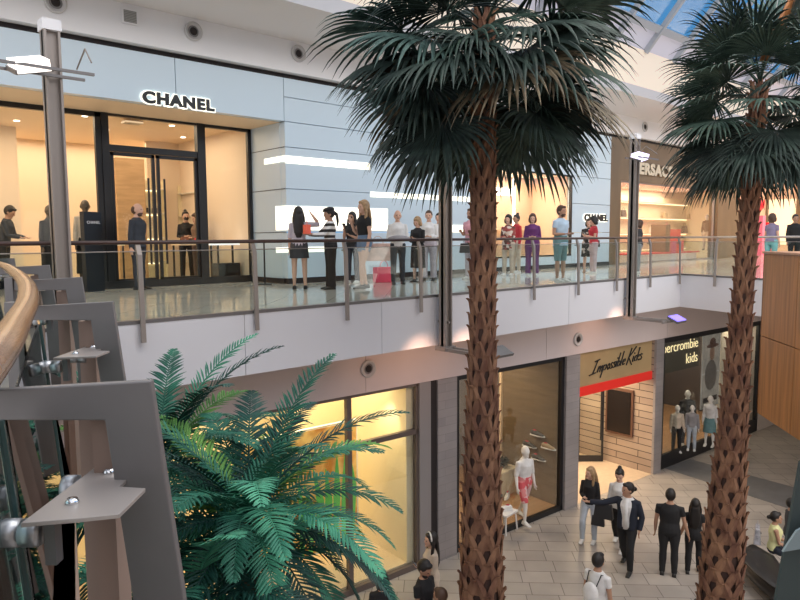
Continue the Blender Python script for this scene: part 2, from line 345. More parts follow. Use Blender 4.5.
table((5.7, 17.4, 0), .9, .6, .95, 'cream table inside the doorway, seen beside the guard', BLACK, top=CREAM)
BAGK = mat('bag_black', (.02, .02, .022), .35); REDM = mat('bag_red', (.75, .03, .06), .45); PINKM = mat('bag_pink', (.85, .18, .3), .5)
def handbag(loc, s, m_, label, rz=0, name='handbag', cat='bag', grp=None, open_top=False):
    t = thing(name, label, cat, loc, rz, grp)
    mb = MB(); w0, w1, d0, d1, h = (.5, .5, .2, .2, .6) if open_top else (.5, .42, .17, .10, .62)
    n = len(mb.v); P = [V((x*w0*s, y*d0*s, 0)) for x, y in ((-1, -1), (1, -1), (1, 1), (-1, 1))]+[V((x*w1*s, y*d1*s, h*s*1.2)) for x, y in ((-1, -1), (1, -1), (1, 1), (-1, 1))]
    mb.v += P; mb.f += [(0, 3, 2, 1), (4, 5, 6, 7), (0, 1, 5, 4), (1, 2, 6, 5), (2, 3, 7, 6), (3, 0, 4, 7)]
    mb.build('bag_body', m_, t, bevel=.03*s)
    arc = [V((math.cos(a)*.22*s, 0, h*1.2*s+math.sin(a)*.3*s)) for a in [PI*k/8 for k in range(9)]]
    MB().tube(arc, .015*s, 6).build('handle', m_, t)
    if not open_top: bx('clasp', CHROME, -.04*s, .04*s, -.18*s, -.14*s, .4*s, .48*s, t)
    return t
handbag((7.4, 16.4, .95), .22, mat('bag_brown', (.25, .09, .05), .5), 'brown handbag on the beige table inside the glazed shop')
handbag((7.75, 16.4, .95), .18, REDM, 'small red handbag on the beige table inside the glazed shop')
for i, (x, z, m_, l) in enumerate(((6.9, 1.08, BAGK, 'black handbag alone on the low shelf by the brown wall'), (7.3, 1.755, BAGK, 'black box bag on the middle shelf at the back'), (7.6, 1.755, GREY, 'grey quilted bag beside the black box bag on the middle shelf'))):
    handbag((x, 18.66, z), .24, m_, l)
# low black stand with a white top near the reveal, and the post stand on the walkway
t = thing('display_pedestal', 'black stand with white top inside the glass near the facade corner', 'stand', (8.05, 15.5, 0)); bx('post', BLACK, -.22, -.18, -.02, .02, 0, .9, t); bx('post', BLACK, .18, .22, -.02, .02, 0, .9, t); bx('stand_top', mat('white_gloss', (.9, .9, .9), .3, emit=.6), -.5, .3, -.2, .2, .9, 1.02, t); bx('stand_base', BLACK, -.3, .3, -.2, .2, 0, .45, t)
t = thing('barrier_post', 'thin black queue barrier post standing by the white facade corner', 'post', tuple(at(265, 284.5, z=0))); MB().lathe([(0, 0), (.16, 0), (.16, .02), (.02, .03), (.018, .95), (.03, .95), (.03, 1.0), (0, 1.0)]).build('post', BLACK, t)
# menu stand / black totem by the door with small CHANEL lettering
tp = at(93, 290, z=0)
t = thing('sign_totem', 'black upright board with small white lettering beside the entrance', 'sign', (4.52, 14.4, 0), R(20))
bx('board', mat('totem_black', (.015, .017, .02), .3), -.21, .21, -.06, .06, 0, 1.62, t); text('lettering', 'CHANEL', (-.15, -.07, 1.38), .08, WHITEW, ext=.002, parent=t)
# chandelier
t = thing('chandelier', 'warm glass chandelier hanging far left inside the glazed shop', 'lamp', (.6, 18.3, 2.55)); MB().tube([(0, 0, .5), (0, 0, 1.25)], .01).build('rod', BLACK, t)
for k in range(14): a = k*2*PI/14; MB().lathe([(0, -.1), (.035, -.06), (.035, .22), (0, .25)], Matrix.Translation((math.cos(a)*.38, math.sin(a)*.38, (k % 3)*.12)), 8).build('glass_drop', LITW, t)
MB().lathe([(.36, .3), (.4, .3), (.4, .33), (.36, .33), (.36, .3)]).build('ring', mat('brass', (.7, .5, .25), .3, 1), t)
for i in range(12):
    x = -3+i*1.0; y = 16.0+(i % 2)*1.6
    tag(MB().lathe([(0, -.005), (.06, -.005), (.065, 0), (0, 0)], Matrix.Translation((x, y, 3.795))).build('downlight', LIT2), 'round recessed downlight in the glazed shop ceiling', 'ceiling light', 'downlights in the glazed shop')
# hanging grille in the transom
bx('vent_grille', mat('vent_beige', (.5, .42, .34), .6), 5.75, 6.15, 15.6, 15.9, 3.70, 3.76); tag(bpy.data.objects['vent_grille'], 'small beige vent grille in the ceiling above the entrance doors', 'vent')
# display window in the white facade
window(4, DX0, DX1, .40, 3.15, .05, FY+.05, BLACK)
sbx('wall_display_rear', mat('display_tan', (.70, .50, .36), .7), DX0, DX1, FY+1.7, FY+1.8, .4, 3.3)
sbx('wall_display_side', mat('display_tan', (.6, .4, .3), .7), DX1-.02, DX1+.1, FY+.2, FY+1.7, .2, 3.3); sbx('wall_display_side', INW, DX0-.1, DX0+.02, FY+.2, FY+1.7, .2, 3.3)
sbx('floor', CREAM, DX0, DX1, FY+.1, FY+1.8, .30, .40); sbx('ceiling', CREAM, DX0, DX1, FY+.2, FY+1.8, 3.15, 3.3)
for x, l in ((16.35, 'upright lit slot at the left of the display window'), (18.95, 'upright lit slot right of centre in the display window')): tag(bx('light_strip', LIT2, x, x+.06, FY+1.66, FY+1.7, .4, 3.1), l, 'wall light')
tag(bx('light_strip', LIT2, 16.5, 18.9, FY+1.66, FY+1.698, 2.5, 2.75), 'glowing horizontal panel at the top of the display window', 'wall light')
tag(bx('display_shelf', GOLD, 16.6, 19.8, FY+1.3, FY+1.65, 1.3, 1.36), 'long tan shelf across the display window', 'shelf')
handbag((17.6, FY+1.5, 1.36), .34, BAGK, 'black handbag on the shelf of the display window above the shoppers')
light('AREA', 'display_lamp', (18, FY+.9, 3.1), 110, (1, .78, .6), 3, .8)
# ---- boutique to the right: sign band, lit shelves, red podium
BR = mat('bronze_panel', (.20, .14, .08), .45, .3, noise=.2, nscale=2, stretch=(1, 1, .3)); VX0, VX1 = 22.5, 34.0
sbx('wall_back', BR, VX0, VX1, FY, FY+.3, 3.15, ZG-.1); sbx('wall_back', BR, VX0, VX0+.75, FY, FY+.3, 0, 3.15); sbx('wall_back', BR, 31.6, VX1, FY-.1, FY+.3, 0, ZG-.1)
window(5, VX0+.75, 31.6, 0, 3.15, .05, FY+.1, STEEL)
sbx('wall_shop_rear', mat('boutique_cream', (.85, .68, .52), .6), VX0, 36, 15.9, 16.1, 0, 3.6); sbx('ceiling', mat('boutique_ceiling', (.78, .52, .40), .7), VX0, VX1, FY+.3, 16.1, 3.2, 3.4); sbx('wall_shop_side', CREAM, VX1-.1, VX1, FY+.3, 16.1, 0, 3.3); sbx('wall_shop_side', CREAM, VX0, VX0+.1, FY+.3, 16.1, 0, 3.3)
sign('VERSACE', 23.9, 27.2, 3.48, .42, FY, 'pale sign reading VERSACE on the bronze band above the boutique', 1.1, False, mat('sign_pale', (.62, .55, .42), .4))
VS = at(668, 230, y=15.5)
shelf_unit((VS.x-.4, 15.5, .0), 8.0, 2.9, 4, 'long lit shelf wall at the back of the boutique with bags')
for i, (px, py, m_, s, l) in enumerate(((685, 228, BAGK, .65, 'large black handbag on the boutique shelf'), (624, 214, mat('bag_dk', (.1, .07, .06), .5), .4, 'dark box bag high on the boutique shelf at left'), (666, 213, mat('bag_gold', (.6, .45, .25), .4), .35, 'gold evening bag on the upper boutique shelf'), (690, 214, mat('bag_gold', (.6, .45, .25), .4), .35, 'gold strapped bag on the upper boutique shelf at right'), (652, 228, mat('bag_ivory', (.85, .8, .7), .4), .35, 'ivory bag on the boutique shelf left of the large black handbag'))):
    p = at(px, py, y=15.6); zz = min([.0+2.9*(k+.6)/4+.035 for k in range(4)], key=lambda z: abs(z-p.z+.15)); handbag((p.x, 15.63, zz), min(s, .5), m_, l)
REDG = mat('red_lacquer', (.80, .015, .035), .3)
a = at(676, 258, z=.35); px0, px1 = at(648, 262, z=.2), at(712, 262, z=.2)
t = thing('display_podium', 'low white podium with a red edge in the boutique window', 'podium', (0, 0, 0))
bx('base', mat('podium_white', (.85, .8, .78), .3), 25.0, 31.0, 13.9, 15.0, 0, .30, t); bx('edge', REDG, 24.9, 31.1, 13.8, 15.1, .30, .36, t)
t = thing('display_block', 'tall red display block with a bronze side in the boutique window', 'podium', (0, 0, .36)); q = at(668, 250, y=14.4)
bx('block', REDG, q.x-.45, q.x+.55, 14.1, 14.8, 0, 1.0, t); bx('side_panel', BR, q.x-.85, q.x-.45, 14.1, 14.8, 0, 1.2, t)
q2 = at(697, 250, y=15.3); t = tag(bx('display_step', REDG, q.x+.6, q.x+1.1, 14.2, 14.8, .36, .85), 'lower red step beside the tall red display block', 'podium')
handbag((q.x+.0, 14.5, 1.36), .3, PINKM, 'pink bag on top of the tall red display block')
light('AREA', 'boutique_lamp', (27.5, 14.8, 3.15), 260, (1, .8, .64), 8, 1.8)
light('AREA', 'glazed_shop_lamp', (3.5, 16.6, 3.74), 185, (1, .80, .58), 9, 2.6)
light('AREA', 'glazed_shop_lamp', (4.5, 19.6, 3.74), 110, (1, .80, .58), 8, 1.4); light('AREA', 'glazed_shop_lamp', (-4.5, 17.0, 3.74), 120, (1, .80, .58), 4, 2.6)
# ---- far shops at the right end
sbx('wall_far', mat('far_wall', (.80, .58, .40), .7), 44, 44.3, -3, 20, 0, 5.6); sbx('wall_back', mat('far_side', (.78, .55, .40), .7), VX1, 44, 15.5, 15.7, 0, 5.0)
light('AREA', 'far_lamp', (39, 9, 5.2), 800, (1, .75, .55), 7, 8)
for i in range(4):
    y = 8.2+i*1.9; sbx('window_6', mat('far_lit_window', (1, .80, .55), .5, emit=.5+.25*(i % 2)), 43.9, 43.99, y, y+1.5, .5, 3.2); sbx('trim_6', BR, 43.7, 43.95, y+1.52, y+1.84, 0, 4.2)
p = at(758, 246, x=38)
for k, (px, l) in enumerate(((755, 'tall pink promotional stand beyond the right palm trunk'), (762, 'orange red promotional stand beside the pink one'))):
    q = at(px, 240, x=38+k*.9); bx('promotional_stand', (PINKM if k == 0 else REDG), q.x, q.x+.4, q.y-.35, q.y+.35, 0, 2.1-.35*k); tag(bpy.data.objects['promotional_stand' if k == 0 else 'promotional_stand.001'], l, 'stand')
t = tag(MB().ball((38, at(756, 220, x=38).y, 2.7), .4).build('balloon', REDG, smooth=True), 'round red balloon above the promotional stands', 'balloon')

# bulkhead speakers (round, dark centre) and square grille
def speaker(x, y, z, r, label, grp, rz=0):
    M = Matrix.Rotation(PI/2, 4, 'X'); t = thing('ceiling_speaker', label, 'speaker', (x, y, z), rz, grp)
    MB().lathe([(r*.62, -.0), (r, 0), (r*1.0, .03), (r*.82, .045), (r*.8, .03), (r*.62, .03), (r*.6, .0)], M, 28).build('ring', mat('speaker_grey', (.55, .54, .54), .5), t, True)
    MB().lathe([(0, .012), (r*.45, .02), (r*.62, .005)], M, 28).build('grille', mat('speaker_dark', (.22, .21, .21), .6), t, True)
    MB().lathe([(0, .05), (r*.3, .045), (r*.42, .02)], M, 24).build('cone', DARK, t, True)
for x, l in ((3.72, 'round speaker at the top left edge, left of the square vent'), (6.29, 'round speaker in the white bulkhead right of the square vent'), (8.81, 'round speaker in the bulkhead nearest the big palm crown'), (14.0, 'round speaker in the bulkhead hidden behind the near palm crown'), (24.6, 'round speaker in the bulkhead beside the far palm crown')): speaker(x, FY-.16, 5.24, .19, l, 'speakers in the white bulkhead')
t = thing('vent_grille', 'small square vent grille in the white bulkhead', 'vent', (5.02, FY-.17, 5.26)); bx('frame', WHITEW, -.16, .16, -.02, .0, -.14, .14, t); mb = MB()
for k in range(7): mb.box(-.11, .11, -.03, -.02, -.1+k*.03, -.088+k*.03)
mb.build('louvre', mat('vent_grey', (.4, .4, .38), .6), t); bx('backing', mat('vent_grey2', (.25, .25, .24), .7), -.12, .12, -.022, -.018, -.11, .11, t)

# ================================================================== SKYLIGHT
SK = mat('skylight_frame', (.42, .46, .52), .5); SKW = mat('skylight_white', (.85, .83, .80), .5)
Y0, Z0, KS = 11.15, 6.95, 1.15
def skp(x, s): return V((x, Y0-s, Z0+KS*s))
sl = bpy.data.objects.new('window_7', None); C.objects.link(sl); sl['kind'] = 'structure'
nrm = V((0, KS, 1)).normalized()
lav = MB().poly([skp(-8, 0), skp(60, 0), skp(60, .5), skp(-8, .5)], nrm*.05).build('skylight_panel', mat('lavender_panel', (.62, .63, .75), .5, emit=.12), sl)
MB().poly([skp(-8, .5), skp(60, .5), skp(60, 9), skp(-8, 9)], nrm*.02).build('glass_pane', glass('sky_glass', (.86, .93, .97), .5), sl)
mb = MB()
for k in range(40):
    x = -6+k*1.9; a, b = skp(x-.06, 0), skp(x+.06, 0); c, d = skp(x+.06, 9), skp(x-.06, 9); mb.poly([a, b, c, d], -nrm*.16)
mb.build('mullion', SK, sl)
mb = MB()
for s in (.5, 3.6, 6.4): mb.poly([skp(-8, s-.07), skp(60, s-.07), skp(60, s+.07), skp(-8, s+.07)], -nrm*.12)
mb.build('transom', SK, sl)
for x in (25.6, 33): MB().tube([skp(x, .3)-nrm*.35, skp(x, 8.5)-nrm*.35], .16, 10).build('skylight_beam', SKW, sl)
MB().tube([(10, 7.9, 10.1), (45, 7.9, 10.1)], .12, 10).build('skylight_beam', SKW, sl)
# rounded lit bulge of the clerestory at right
if False: m.lathe([(2.6, -.05), (2.75, .35), (2.85, .9), (2.7, 1.45)], Matrix.Translation((23.2, 12.9, ZC+.02)), 40)

sbx('wall_end', mat('end_wall', (.28, .22, .18), .8), 46, 46.3, -12, 9, LZ, -.3)
sbx('wall_front', mat('opposite_wall', (.45, .36, .28), .8), -14, 60, -12.2, -12, LZ, 6)
# ================================================================== LOWER LEVEL ARCHITECTURE
m = MB(); m.poly([(-14, -12, LZ), (60, -12, LZ), (60, 24, LZ), (-14, 24, LZ)], (0, 0, -.2)); struct(m.build('floor', FLOORL))
bp = [at(*q, z=LZ+.004) for q in ((664, 468), (690, 459), (812, 492), (812, 516))]
struct(MB().poly(bp, (0, 0, -.003)).build('floor', mat('grey_floor_band', (.17, .17, .175), .35, noise=.2, nscale=3)))
def lbox(name, m_, s0, s1, n0, n1, z0, z1, parent=None, st=True, bevel=0):
    """box along the lower shopfront line: s = world x along it, n = depth behind it"""
    o = V((s0, ly(s0), 0)); u = V((math.cos(LROT), math.sin(LROT), 0)); v = V((-u.y, u.x, 0)); L = (s1-s0)/u.x
    M = Matrix(((u.x, v.x, 0, o.x), (u.y, v.y, 0, o.y), (0, 0, 1, 0), (0, 0, 0, 1)))
    q = MB().box(0, L, n0, n1, z0, z1, M).build(name, m_, parent, bevel=bevel)
    return struct(q) if st and parent is None else q
def lpt(s, n, z):
    u = V((math.cos(LROT), math.sin(LROT), 0)); return V((s, ly(s), z))+V((-u.y, u.x, 0))*n
TOP = -1.88
for a, b in ((-14, 0.6), (.6, 4.2), (4.2, 7.9), (7.9, 13.2), (13.2, 18.6), (18.6, 30), (30, 45)): lbox('wall_lower_band', BAND, a+.005, b-.005, 0, .3, TOP, -.32)
for x, z, l in ((7.95, -1.42, 'round speaker in the peach band above the cream shop window'), (14.40, -1.50, 'round speaker in the peach band above the grey tiled pillar')):
    p = lpt(x, -.01, z); speaker(p.x, p.y, p.z, .17, l, 'speakers in the lower band', LROT)
# windows of the lower shops
def lwin(n, s0, s1, z0, z1, t, m_, bottom=None, extra=()):
    r = bpy.data.objects.new('window_%d' % n, None); C.objects.link(r); r['kind'] = 'structure'
    for q in ((s0, s0+t, z0, z1), (s1-t, s1, z0, z1), (s0, s1, z1-t, z1), (s0, s1, z0, z0+(bottom or t))) + tuple(extra): lbox('window_frame', m_, q[0], q[1], 0.02, .12, q[2], q[3], r)
    lbox('glass_pane', GLASS, s0, s1, .065, .075, z0+.05, z1-.03, r); return r
MUL = mat('bronze_mullion', (.16, .13, .12), .4, .4)
lwin(8, 1.0, 9.22, LZ, TOP, .06, MUL, .12, ((7.48, 7.58, LZ, TOP), (3.9, 4.0, LZ, TOP), (1.0, 9.22, -2.93, -2.83)))
lbox('wall_lower_pillar', mat('pillar_grey', (.27, .25, .25), .5), 9.22, 9.52, -.02, .3, LZ, TOP); lbox('wall_lower_pillar', DARK, 9.52, 9.70, .0, .3, LZ, TOP)
lbox('wall_lower_pillar', GTILE, 9.70, 10.24, -.04, .3, LZ, TOP); lbox('wall_lower_pillar', GTILE, -14, 1.0, -.04, .3, LZ, TOP)
lwin(9, 10.26, 13.93, LZ, TOP, .10, BLACK, .12)
lbox('wall_lower_pillar', GTILE, 13.93, 14.46, -.05, .3, LZ, TOP)
lbox('wall_lower_pillar', GTILE, 17.98, 18.38, -.05, .02, LZ, TOP)
lwin(10, 18.40, 24.75, LZ, TOP, .16, BLACK, .42)
lbox('wall_lower_band', mat('far_plaster', (.5, .44, .40), .8), 24.75, 45, .0, .3, LZ, TOP)
# shop 1 (cream, painting)
lbox('wall_lower_rear', CREAM, -3, 9.3, 3.6, 3.7, LZ, TOP+.1); lbox('wall_lower_side', CREAM, 9.0, 9.25, .15, 3.6, LZ, TOP+.1); lbox('floor', mat('cream_plinth', (.75, .6, .4), .4), 1, 9.25, .15, 3.6, LZ, LZ+.14)
lbox('ceiling', CREAM, -3, 9.3, .2, 3.7, TOP+.1, TOP+.2); lbox('wall_lower_side', CREAM, 7.7, 9.0, 2.4, 2.5, LZ, TOP+.1); lbox('wall_lower_partition', mat('cream2', (.9, .8, .6), .6), 2.0, 2.2, .3, 3.6, LZ, TOP+.1)
def painting_mat():
    m = bpy.data.materials.new('tulip_painting'); m.use_nodes = True; nt = m.node_tree; b = nt.nodes['Principled BSDF']
    tc = nt.nodes.new('ShaderNodeTexCoord'); n = nt.nodes.new('ShaderNodeTexNoise'); n.inputs['Scale'].default_value = 2.5; nt.links.new(tc.outputs['Object'], n.inputs[0])
    r = nt.nodes.new('ShaderNodeValToRGB'); r.color_ramp.elements[0].color = (.62, .25, .04, 1); r.color_ramp.elements[0].position = .4; r.color_ramp.elements[1].color = (.95, .62, .18, 1); r.color_ramp.elements[1].position = .6
    nt.links.new(n.outputs[0], r.inputs[0]); nt.links.new(r.outputs[0], b.inputs[0]); b.inputs['Emission Strength'].default_value = .15; nt.links.new(r.outputs[0], b.inputs['Emission Color']); return m
t = thing('painting', 'large orange painting with green tulip leaves in the cream shop window', 'painting', tuple(lpt(7.45, 1.1, LZ+.5)), LROT)
bx('canvas', painting_mat(), -1.7, .95, -.03, .03, 0, 2.55, t); bx('frame', mat('frame_pale', (.9, .85, .75), .5), -1.74, .99, -.02, .06, -.04, 2.59, t)
GRN = mat('tulip_green', (.12, .50, .10), .5, emit=.1); ORG = mat('tulip_orange', (.85, .45, .12), .5, emit=.1)
random.seed(3)
for k in range(7):
    x = .8-k*.2; h = 2.05-abs(k-1)*.1-.15*(k % 2); pts = []
    mb = MB(); mb.tube([(x, -.04, 0), (x+.05, -.04, h*.6), (x-.03+.1*math.sin(k), -.04, h)], [(.05, .006), (.09, .006), (.01, .006)], 8, ref=(0, 1, 0)); mb.build('painted_leaf', GRN, t)
    if k % 2 == 0: MB().ball((x+.02, -.04, h+.12), (.12, .012, .2), 10, 6).build('painted_flower', ORG, t)
def lower_label_box(name, m_, s0, s1, n0, n1, z0, z1, label, cat): return tag(lbox(name, m_, s0, s1, n0, n1, z0, z1, st=False, bevel=.01), label, cat)
lower_label_box('display_plinth', mat('white_plinth', (.9, .82, .68), .5), 5.3, 6.6, 1.2, 2.0, LZ+.14, LZ+.8, 'low cream plinth inside the cream shop behind the leafy palm', 'plinth')
light('AREA', 'cream_shop_lamp', tuple(lpt(6.5, 1.6, TOP)), 150, (1, .80, .50), 6, 2.2); 
l = light('SPOT', 'wall_washer', tuple(lpt(8.65, .55, TOP-.02)), 90, (1, .85, .5), .05, spot=60); aim(l, lpt(8.98, .9, -4.5))
# shop 2 (mannequin, shoes)
lbox('floor', WFLOOR, 10.3, 14.0, .12, 4.2, LZ, LZ+.12); lbox('ceiling', mat('shop2_ceiling', (.4, .32, .26), .8), 10.2, 14.4, .15, 4.3, TOP, TOP+.1)
lbox('wall_lower_side', TAN, 13.8, 13.93, .12, 2.0, LZ+.1, TOP); lbox('wall_lower_side', GOLD, 13.74, 13.8, 1.95, 2.02, LZ+.1, TOP); lbox('wall_lower_rear', mat('shop2_dark', (.10, .07, .06), .7), 9.7, 14.0, 4.1, 4.2, LZ, TOP)
lbox('wall_lower_side', INB, 10.2, 10.3, .3, 4.1, LZ, TOP)
light('AREA', 'shoe_shop_lamp', tuple(lpt(11.9, 1.8, TOP-.03)), 80, (1, .76, .5), 2.6, 1.6)
# shop 3 (recessed entrance)
lbox('wall_lower_side', PLANK, 17.98, 18.2, .02, 4.5, LZ, TOP); lbox('floor', mat('entrance_floor', (.62, .48, .34), .35, noise=.1), 14.46, 17.98, .0, 4.6, LZ, LZ+.006)
lbox('wall_lower_side', mat('shop3_side', (.33, .29, .26), .7), 14.3, 14.46, .3, 4.6, LZ, TOP); lbox('wall_lower_rear', PLANK, 14.3, 18.2, 4.5, 4.6, LZ, TOP)
lbox('ceiling', mat('shop3_ceiling', (.7, .55, .38), .7), 14.4, 18.2, .5, 4.6, TOP-.9, TOP-.8)
SG = thing('shop_sign', 'tan fascia sign with black brush script reading Impossible Kicks over a red stripe', 'sign', tuple(lpt(14.46, .10, 0)), LROT)
bx('sign_board', mat('sign_tan', (.46, .33, .17), .5, .0, noise=.15, nscale=1), 0, 3.53, 0, .25, -2.86, TOP, SG)
bx('red_stripe', mat('sign_red', (.75, .03, .02), .4, emit=.15), 0, 3.53, -.03, .25, -3.02, -2.78, SG)
STK = {'I': ([[(.1, 2.0), (1.0, 2.25)], [(.6, 2.1), (.35, 0)], [(-.3, -.15), (.9, .1)]], 1.2), 'm': ([[(0, 0), (.1, 1), (.12, .6), (.4, 1), (.5, .8), (.5, 0)], [(.5, .6), (.8, 1), (.9, .8), (.9, 0), (1.05, .05)]], 1.15), 'p': ([[(0, 1), (-.1, -1.1)], [(0, .8), (.4, 1), (.6, .6), (.4, .1), (0, .2)]], .75),
 'o': ([[(.3, 1), (0, .5), (.3, 0), (.6, .5), (.3, 1)]], .7), 's': ([[(.5, .9), (.2, 1), (.05, .75), (.45, .35), (.3, 0), (0, .1)]], .6), 'i': ([[(0, 1), (0, .1), (.15, 0)], [(.02, 1.4), (.06, 1.55)]], .35), 'b': ([[(0, 2.3), (0, 0), (.4, .05), (.55, .5), (.35, .9), (0, .7)]], .72), 'l': ([[(0, 2.4), (0, .1), (.15, 0)]], .35),
 'e': ([[(0, .5), (.5, .6), (.4, 1), (.1, .9), (0, .4), (.2, 0), (.55, .15)]], .65), 'K': ([[(.2, 2.6), (0, -.3)], [(1.2, 2.7), (.1, 1.0), (1.2, -.4)]], 1.2), 'c': ([[(.5, .85), (.25, 1), (.02, .6), (.1, .1), (.5, .1)]], .6), 'k': ([[(0, 2.3), (0, 0)], [(.5, 1), (.03, .45), (.55, 0)]], .65), ' ': ([], .45)}
mb = MB(); cx = 0; base = .64
for ch in 'Impossible Kicks':
    st, adv = STK[ch]
    for q in st: mb.tube([(base+(cx+a+.35*b_)*.215, -.02, -2.50+b_*.155+.012*cx) for a, b_ in q], .017, 6, ref=(0, 1, 0))
    cx += adv
mb.build('lettering', LET, SG)
light('AREA', 'entrance_lamp', tuple(lpt(16.2, 1.8, TOP-.92)), 170, (1, .78, .52), 2.6, 2.4)
# hanging tv on the planked side wall (wall faces -x)
TV = thing('wall_screen', 'black screen in a brown frame on the planked entrance wall', 'screen', (0, 0, 0))
p0 = lpt(17.98, 1.05, 0); 
MB().box(p0.x-.10, p0.x-.02, ly(17.98)+.62, ly(17.98)+1.5, -4.85, -3.45).build('frame', mat('frame_brown', (.12, .06, .04), .4), TV); MB().box(p0.x-.12, p0.x-.10, ly(17.98)+.68, ly(17.98)+1.44, -4.78, -3.52).build('panel', mat('screen_black', (.008, .006, .007), .25), TV)
dr = bpy.data.objects.new('door_2', None); C.objects.link(dr); dr['kind'] = 'structure'
a = ln(577.5, 460)
dA, dB = at(577.5, 462, z=LZ), at(603, 462, z=LZ); dA.z = dB.z = 0
def slab(p, q, z0, z1, t=.04):
    d = (q-p).normalized(); n = V((-d.y, d.x, 0))*t; return [V((p.x, p.y, z0)), V((q.x, q.y, z0)), V((q.x, q.y, z1)), V((p.x, p.y, z1))], n
for s0, s1, z0, z1 in ((0, .06, LZ+.02, -3.0), (.92, 1.0, LZ+.02, -3.0), (0, 1, LZ+.02, LZ+.2), (0, 1, -3.1, -3.0)):
    q = slab(dA.lerp(dB, s0), dA.lerp(dB, s1), z0, z1, .05); MB().poly(*q).build('door_frame', BLACK, dr)
q = slab(dA.lerp(dB, .06), dA.lerp(dB, .94), LZ+.2, -3.1, .01); MB().poly(*q).build('glass_pane', GLASS, dr)
q = slab(dA.lerp(dB, .80)-V((0, .06, 0)), dA.lerp(dB, .84)-V((0, .06, 0)), LZ+.7, LZ+2.3, .03); MB().poly(*q).build('door_handle', BLACK, dr)
# shop 4 (kids clothes, lit sign)
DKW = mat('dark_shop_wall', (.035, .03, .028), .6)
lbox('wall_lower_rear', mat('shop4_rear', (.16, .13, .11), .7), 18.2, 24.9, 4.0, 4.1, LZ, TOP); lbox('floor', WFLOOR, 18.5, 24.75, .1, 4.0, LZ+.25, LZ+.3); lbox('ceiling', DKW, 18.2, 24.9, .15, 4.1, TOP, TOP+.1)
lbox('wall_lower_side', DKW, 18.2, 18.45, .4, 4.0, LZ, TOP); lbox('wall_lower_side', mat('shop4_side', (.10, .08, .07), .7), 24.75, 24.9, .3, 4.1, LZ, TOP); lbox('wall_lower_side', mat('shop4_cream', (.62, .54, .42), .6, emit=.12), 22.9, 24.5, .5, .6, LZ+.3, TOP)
SG = thing('shop_sign', 'glowing cream sign reading abercrombie kids on a dark board', 'sign', tuple(lpt(18.75, .30, 0)), LROT)
bx('sign_board', mat('sign_olive', (.09, .075, .045), .6), -.15, 2.35, 0, .05, -3.05, TOP-.1, SG)
SL = mat('sign_glow', (1, .80, .45), .5, emit=1.0)
text('lettering', 'abercrombie', (2.2, -.02, -2.42), .44, SL, ext=.006, parent=SG, off=-.004, align='RIGHT'); text('lettering', 'kids', (2.2, -.02, -2.88), .46, SL, ext=.006, parent=SG, off=-.004, align='RIGHT')
PO = thing('poster', 'white framed poster of a child in a hat hanging in the kids shop window', 'poster', tuple(lpt(21.0, .17, -4.45)), LROT+R(2))
bx('sheet', mat('poster_bg', (.62, .56, .50), .6, noise=.4, nscale=3, emit=.12), 0, 1.25, 0, .02, 0, 2.45, PO); mb = MB()  # sheet is no lamp; slight emission added to brighten it behind the glass
for q in ((0, .05, 0, 2.45), (1.2, 1.25, 0, 2.45), (0, 1.25, 0, .05), (0, 1.25, 2.4, 2.45), (0, 1.25, 1.1, 1.14)): mb.box(q[0], q[1], -.012, 0, q[2], q[3])
mb.build('frame', WHITEW, PO); MB().ball((.68, -.01, 1.75), (.17, .012, .24), 12, 8).build('printed_face', mat('skin_print', (.55, .33, .24), .6), PO)
mb = MB().ball((.68, -.018, 2.0), (.42, .012, .07), 14, 6).ball((.68, -.018, 2.1), (.22, .012, .16), 12, 6); mb.build('printed_hat', mat('hat_print', (.22, .1, .07), .6), PO)
MB().ball((.62, -.012, 1.05), (.42, .012, .5), 12, 8).build('printed_jacket', mat('jacket_print', (.3, .27, .26), .7), PO); bx('printed_caption', mat('caption_dark', (.06, .05, .05), .6), .15, 1.1, -.016, -.01, .18, .34, PO)
lower_label_box('display_cabinet', DKW, 19.4, 20.6, 2.4, 2.9, LZ+.3, -3.2, 'tall black cabinet at the back of the kids shop', 'cabinet')
lower_label_box('display_shelf', mat('steel_shelf', (.5, .5, .5), .3, .6), 19.0, 21.0, 1.9, 2.3, -3.75, -3.70, 'thin pale shelf across the back of the kids shop', 'shelf')
light('AREA', 'kids_shop_lamp', tuple(lpt(21.5, 1.5, TOP-.03)), 110, (1, .8, .6), 5, 1.6)
light('AREA', 'end_lamp', tuple(lpt(23.7, .3, TOP-.05)), 14, (1, .85, .65), 1.2, .2)

light('AREA', 'atrium_fill', (10, 1, 7.5), 900, (1, .93, .85), 16, 8)  # added fill light under the skylight, standing in for bounced light
l = light('AREA', 'lower_hall_fill', (13, -3.5, .5), 420, (1, .92, .84), 12, 4); aim(l, (15, 8, LZ))  # added fill light that lifts the dark lower floor, not a fixture

light('AREA', 'walkway_fill', (6, 11.2, 5.3), 95, (1, .94, .86), 22, 1.5); light('AREA', 'walkway_fill', (22, 11.2, 5.3), 80, (1, .94, .86), 12, 1.5)  # fill lights added to brighten the walkway floor and the people

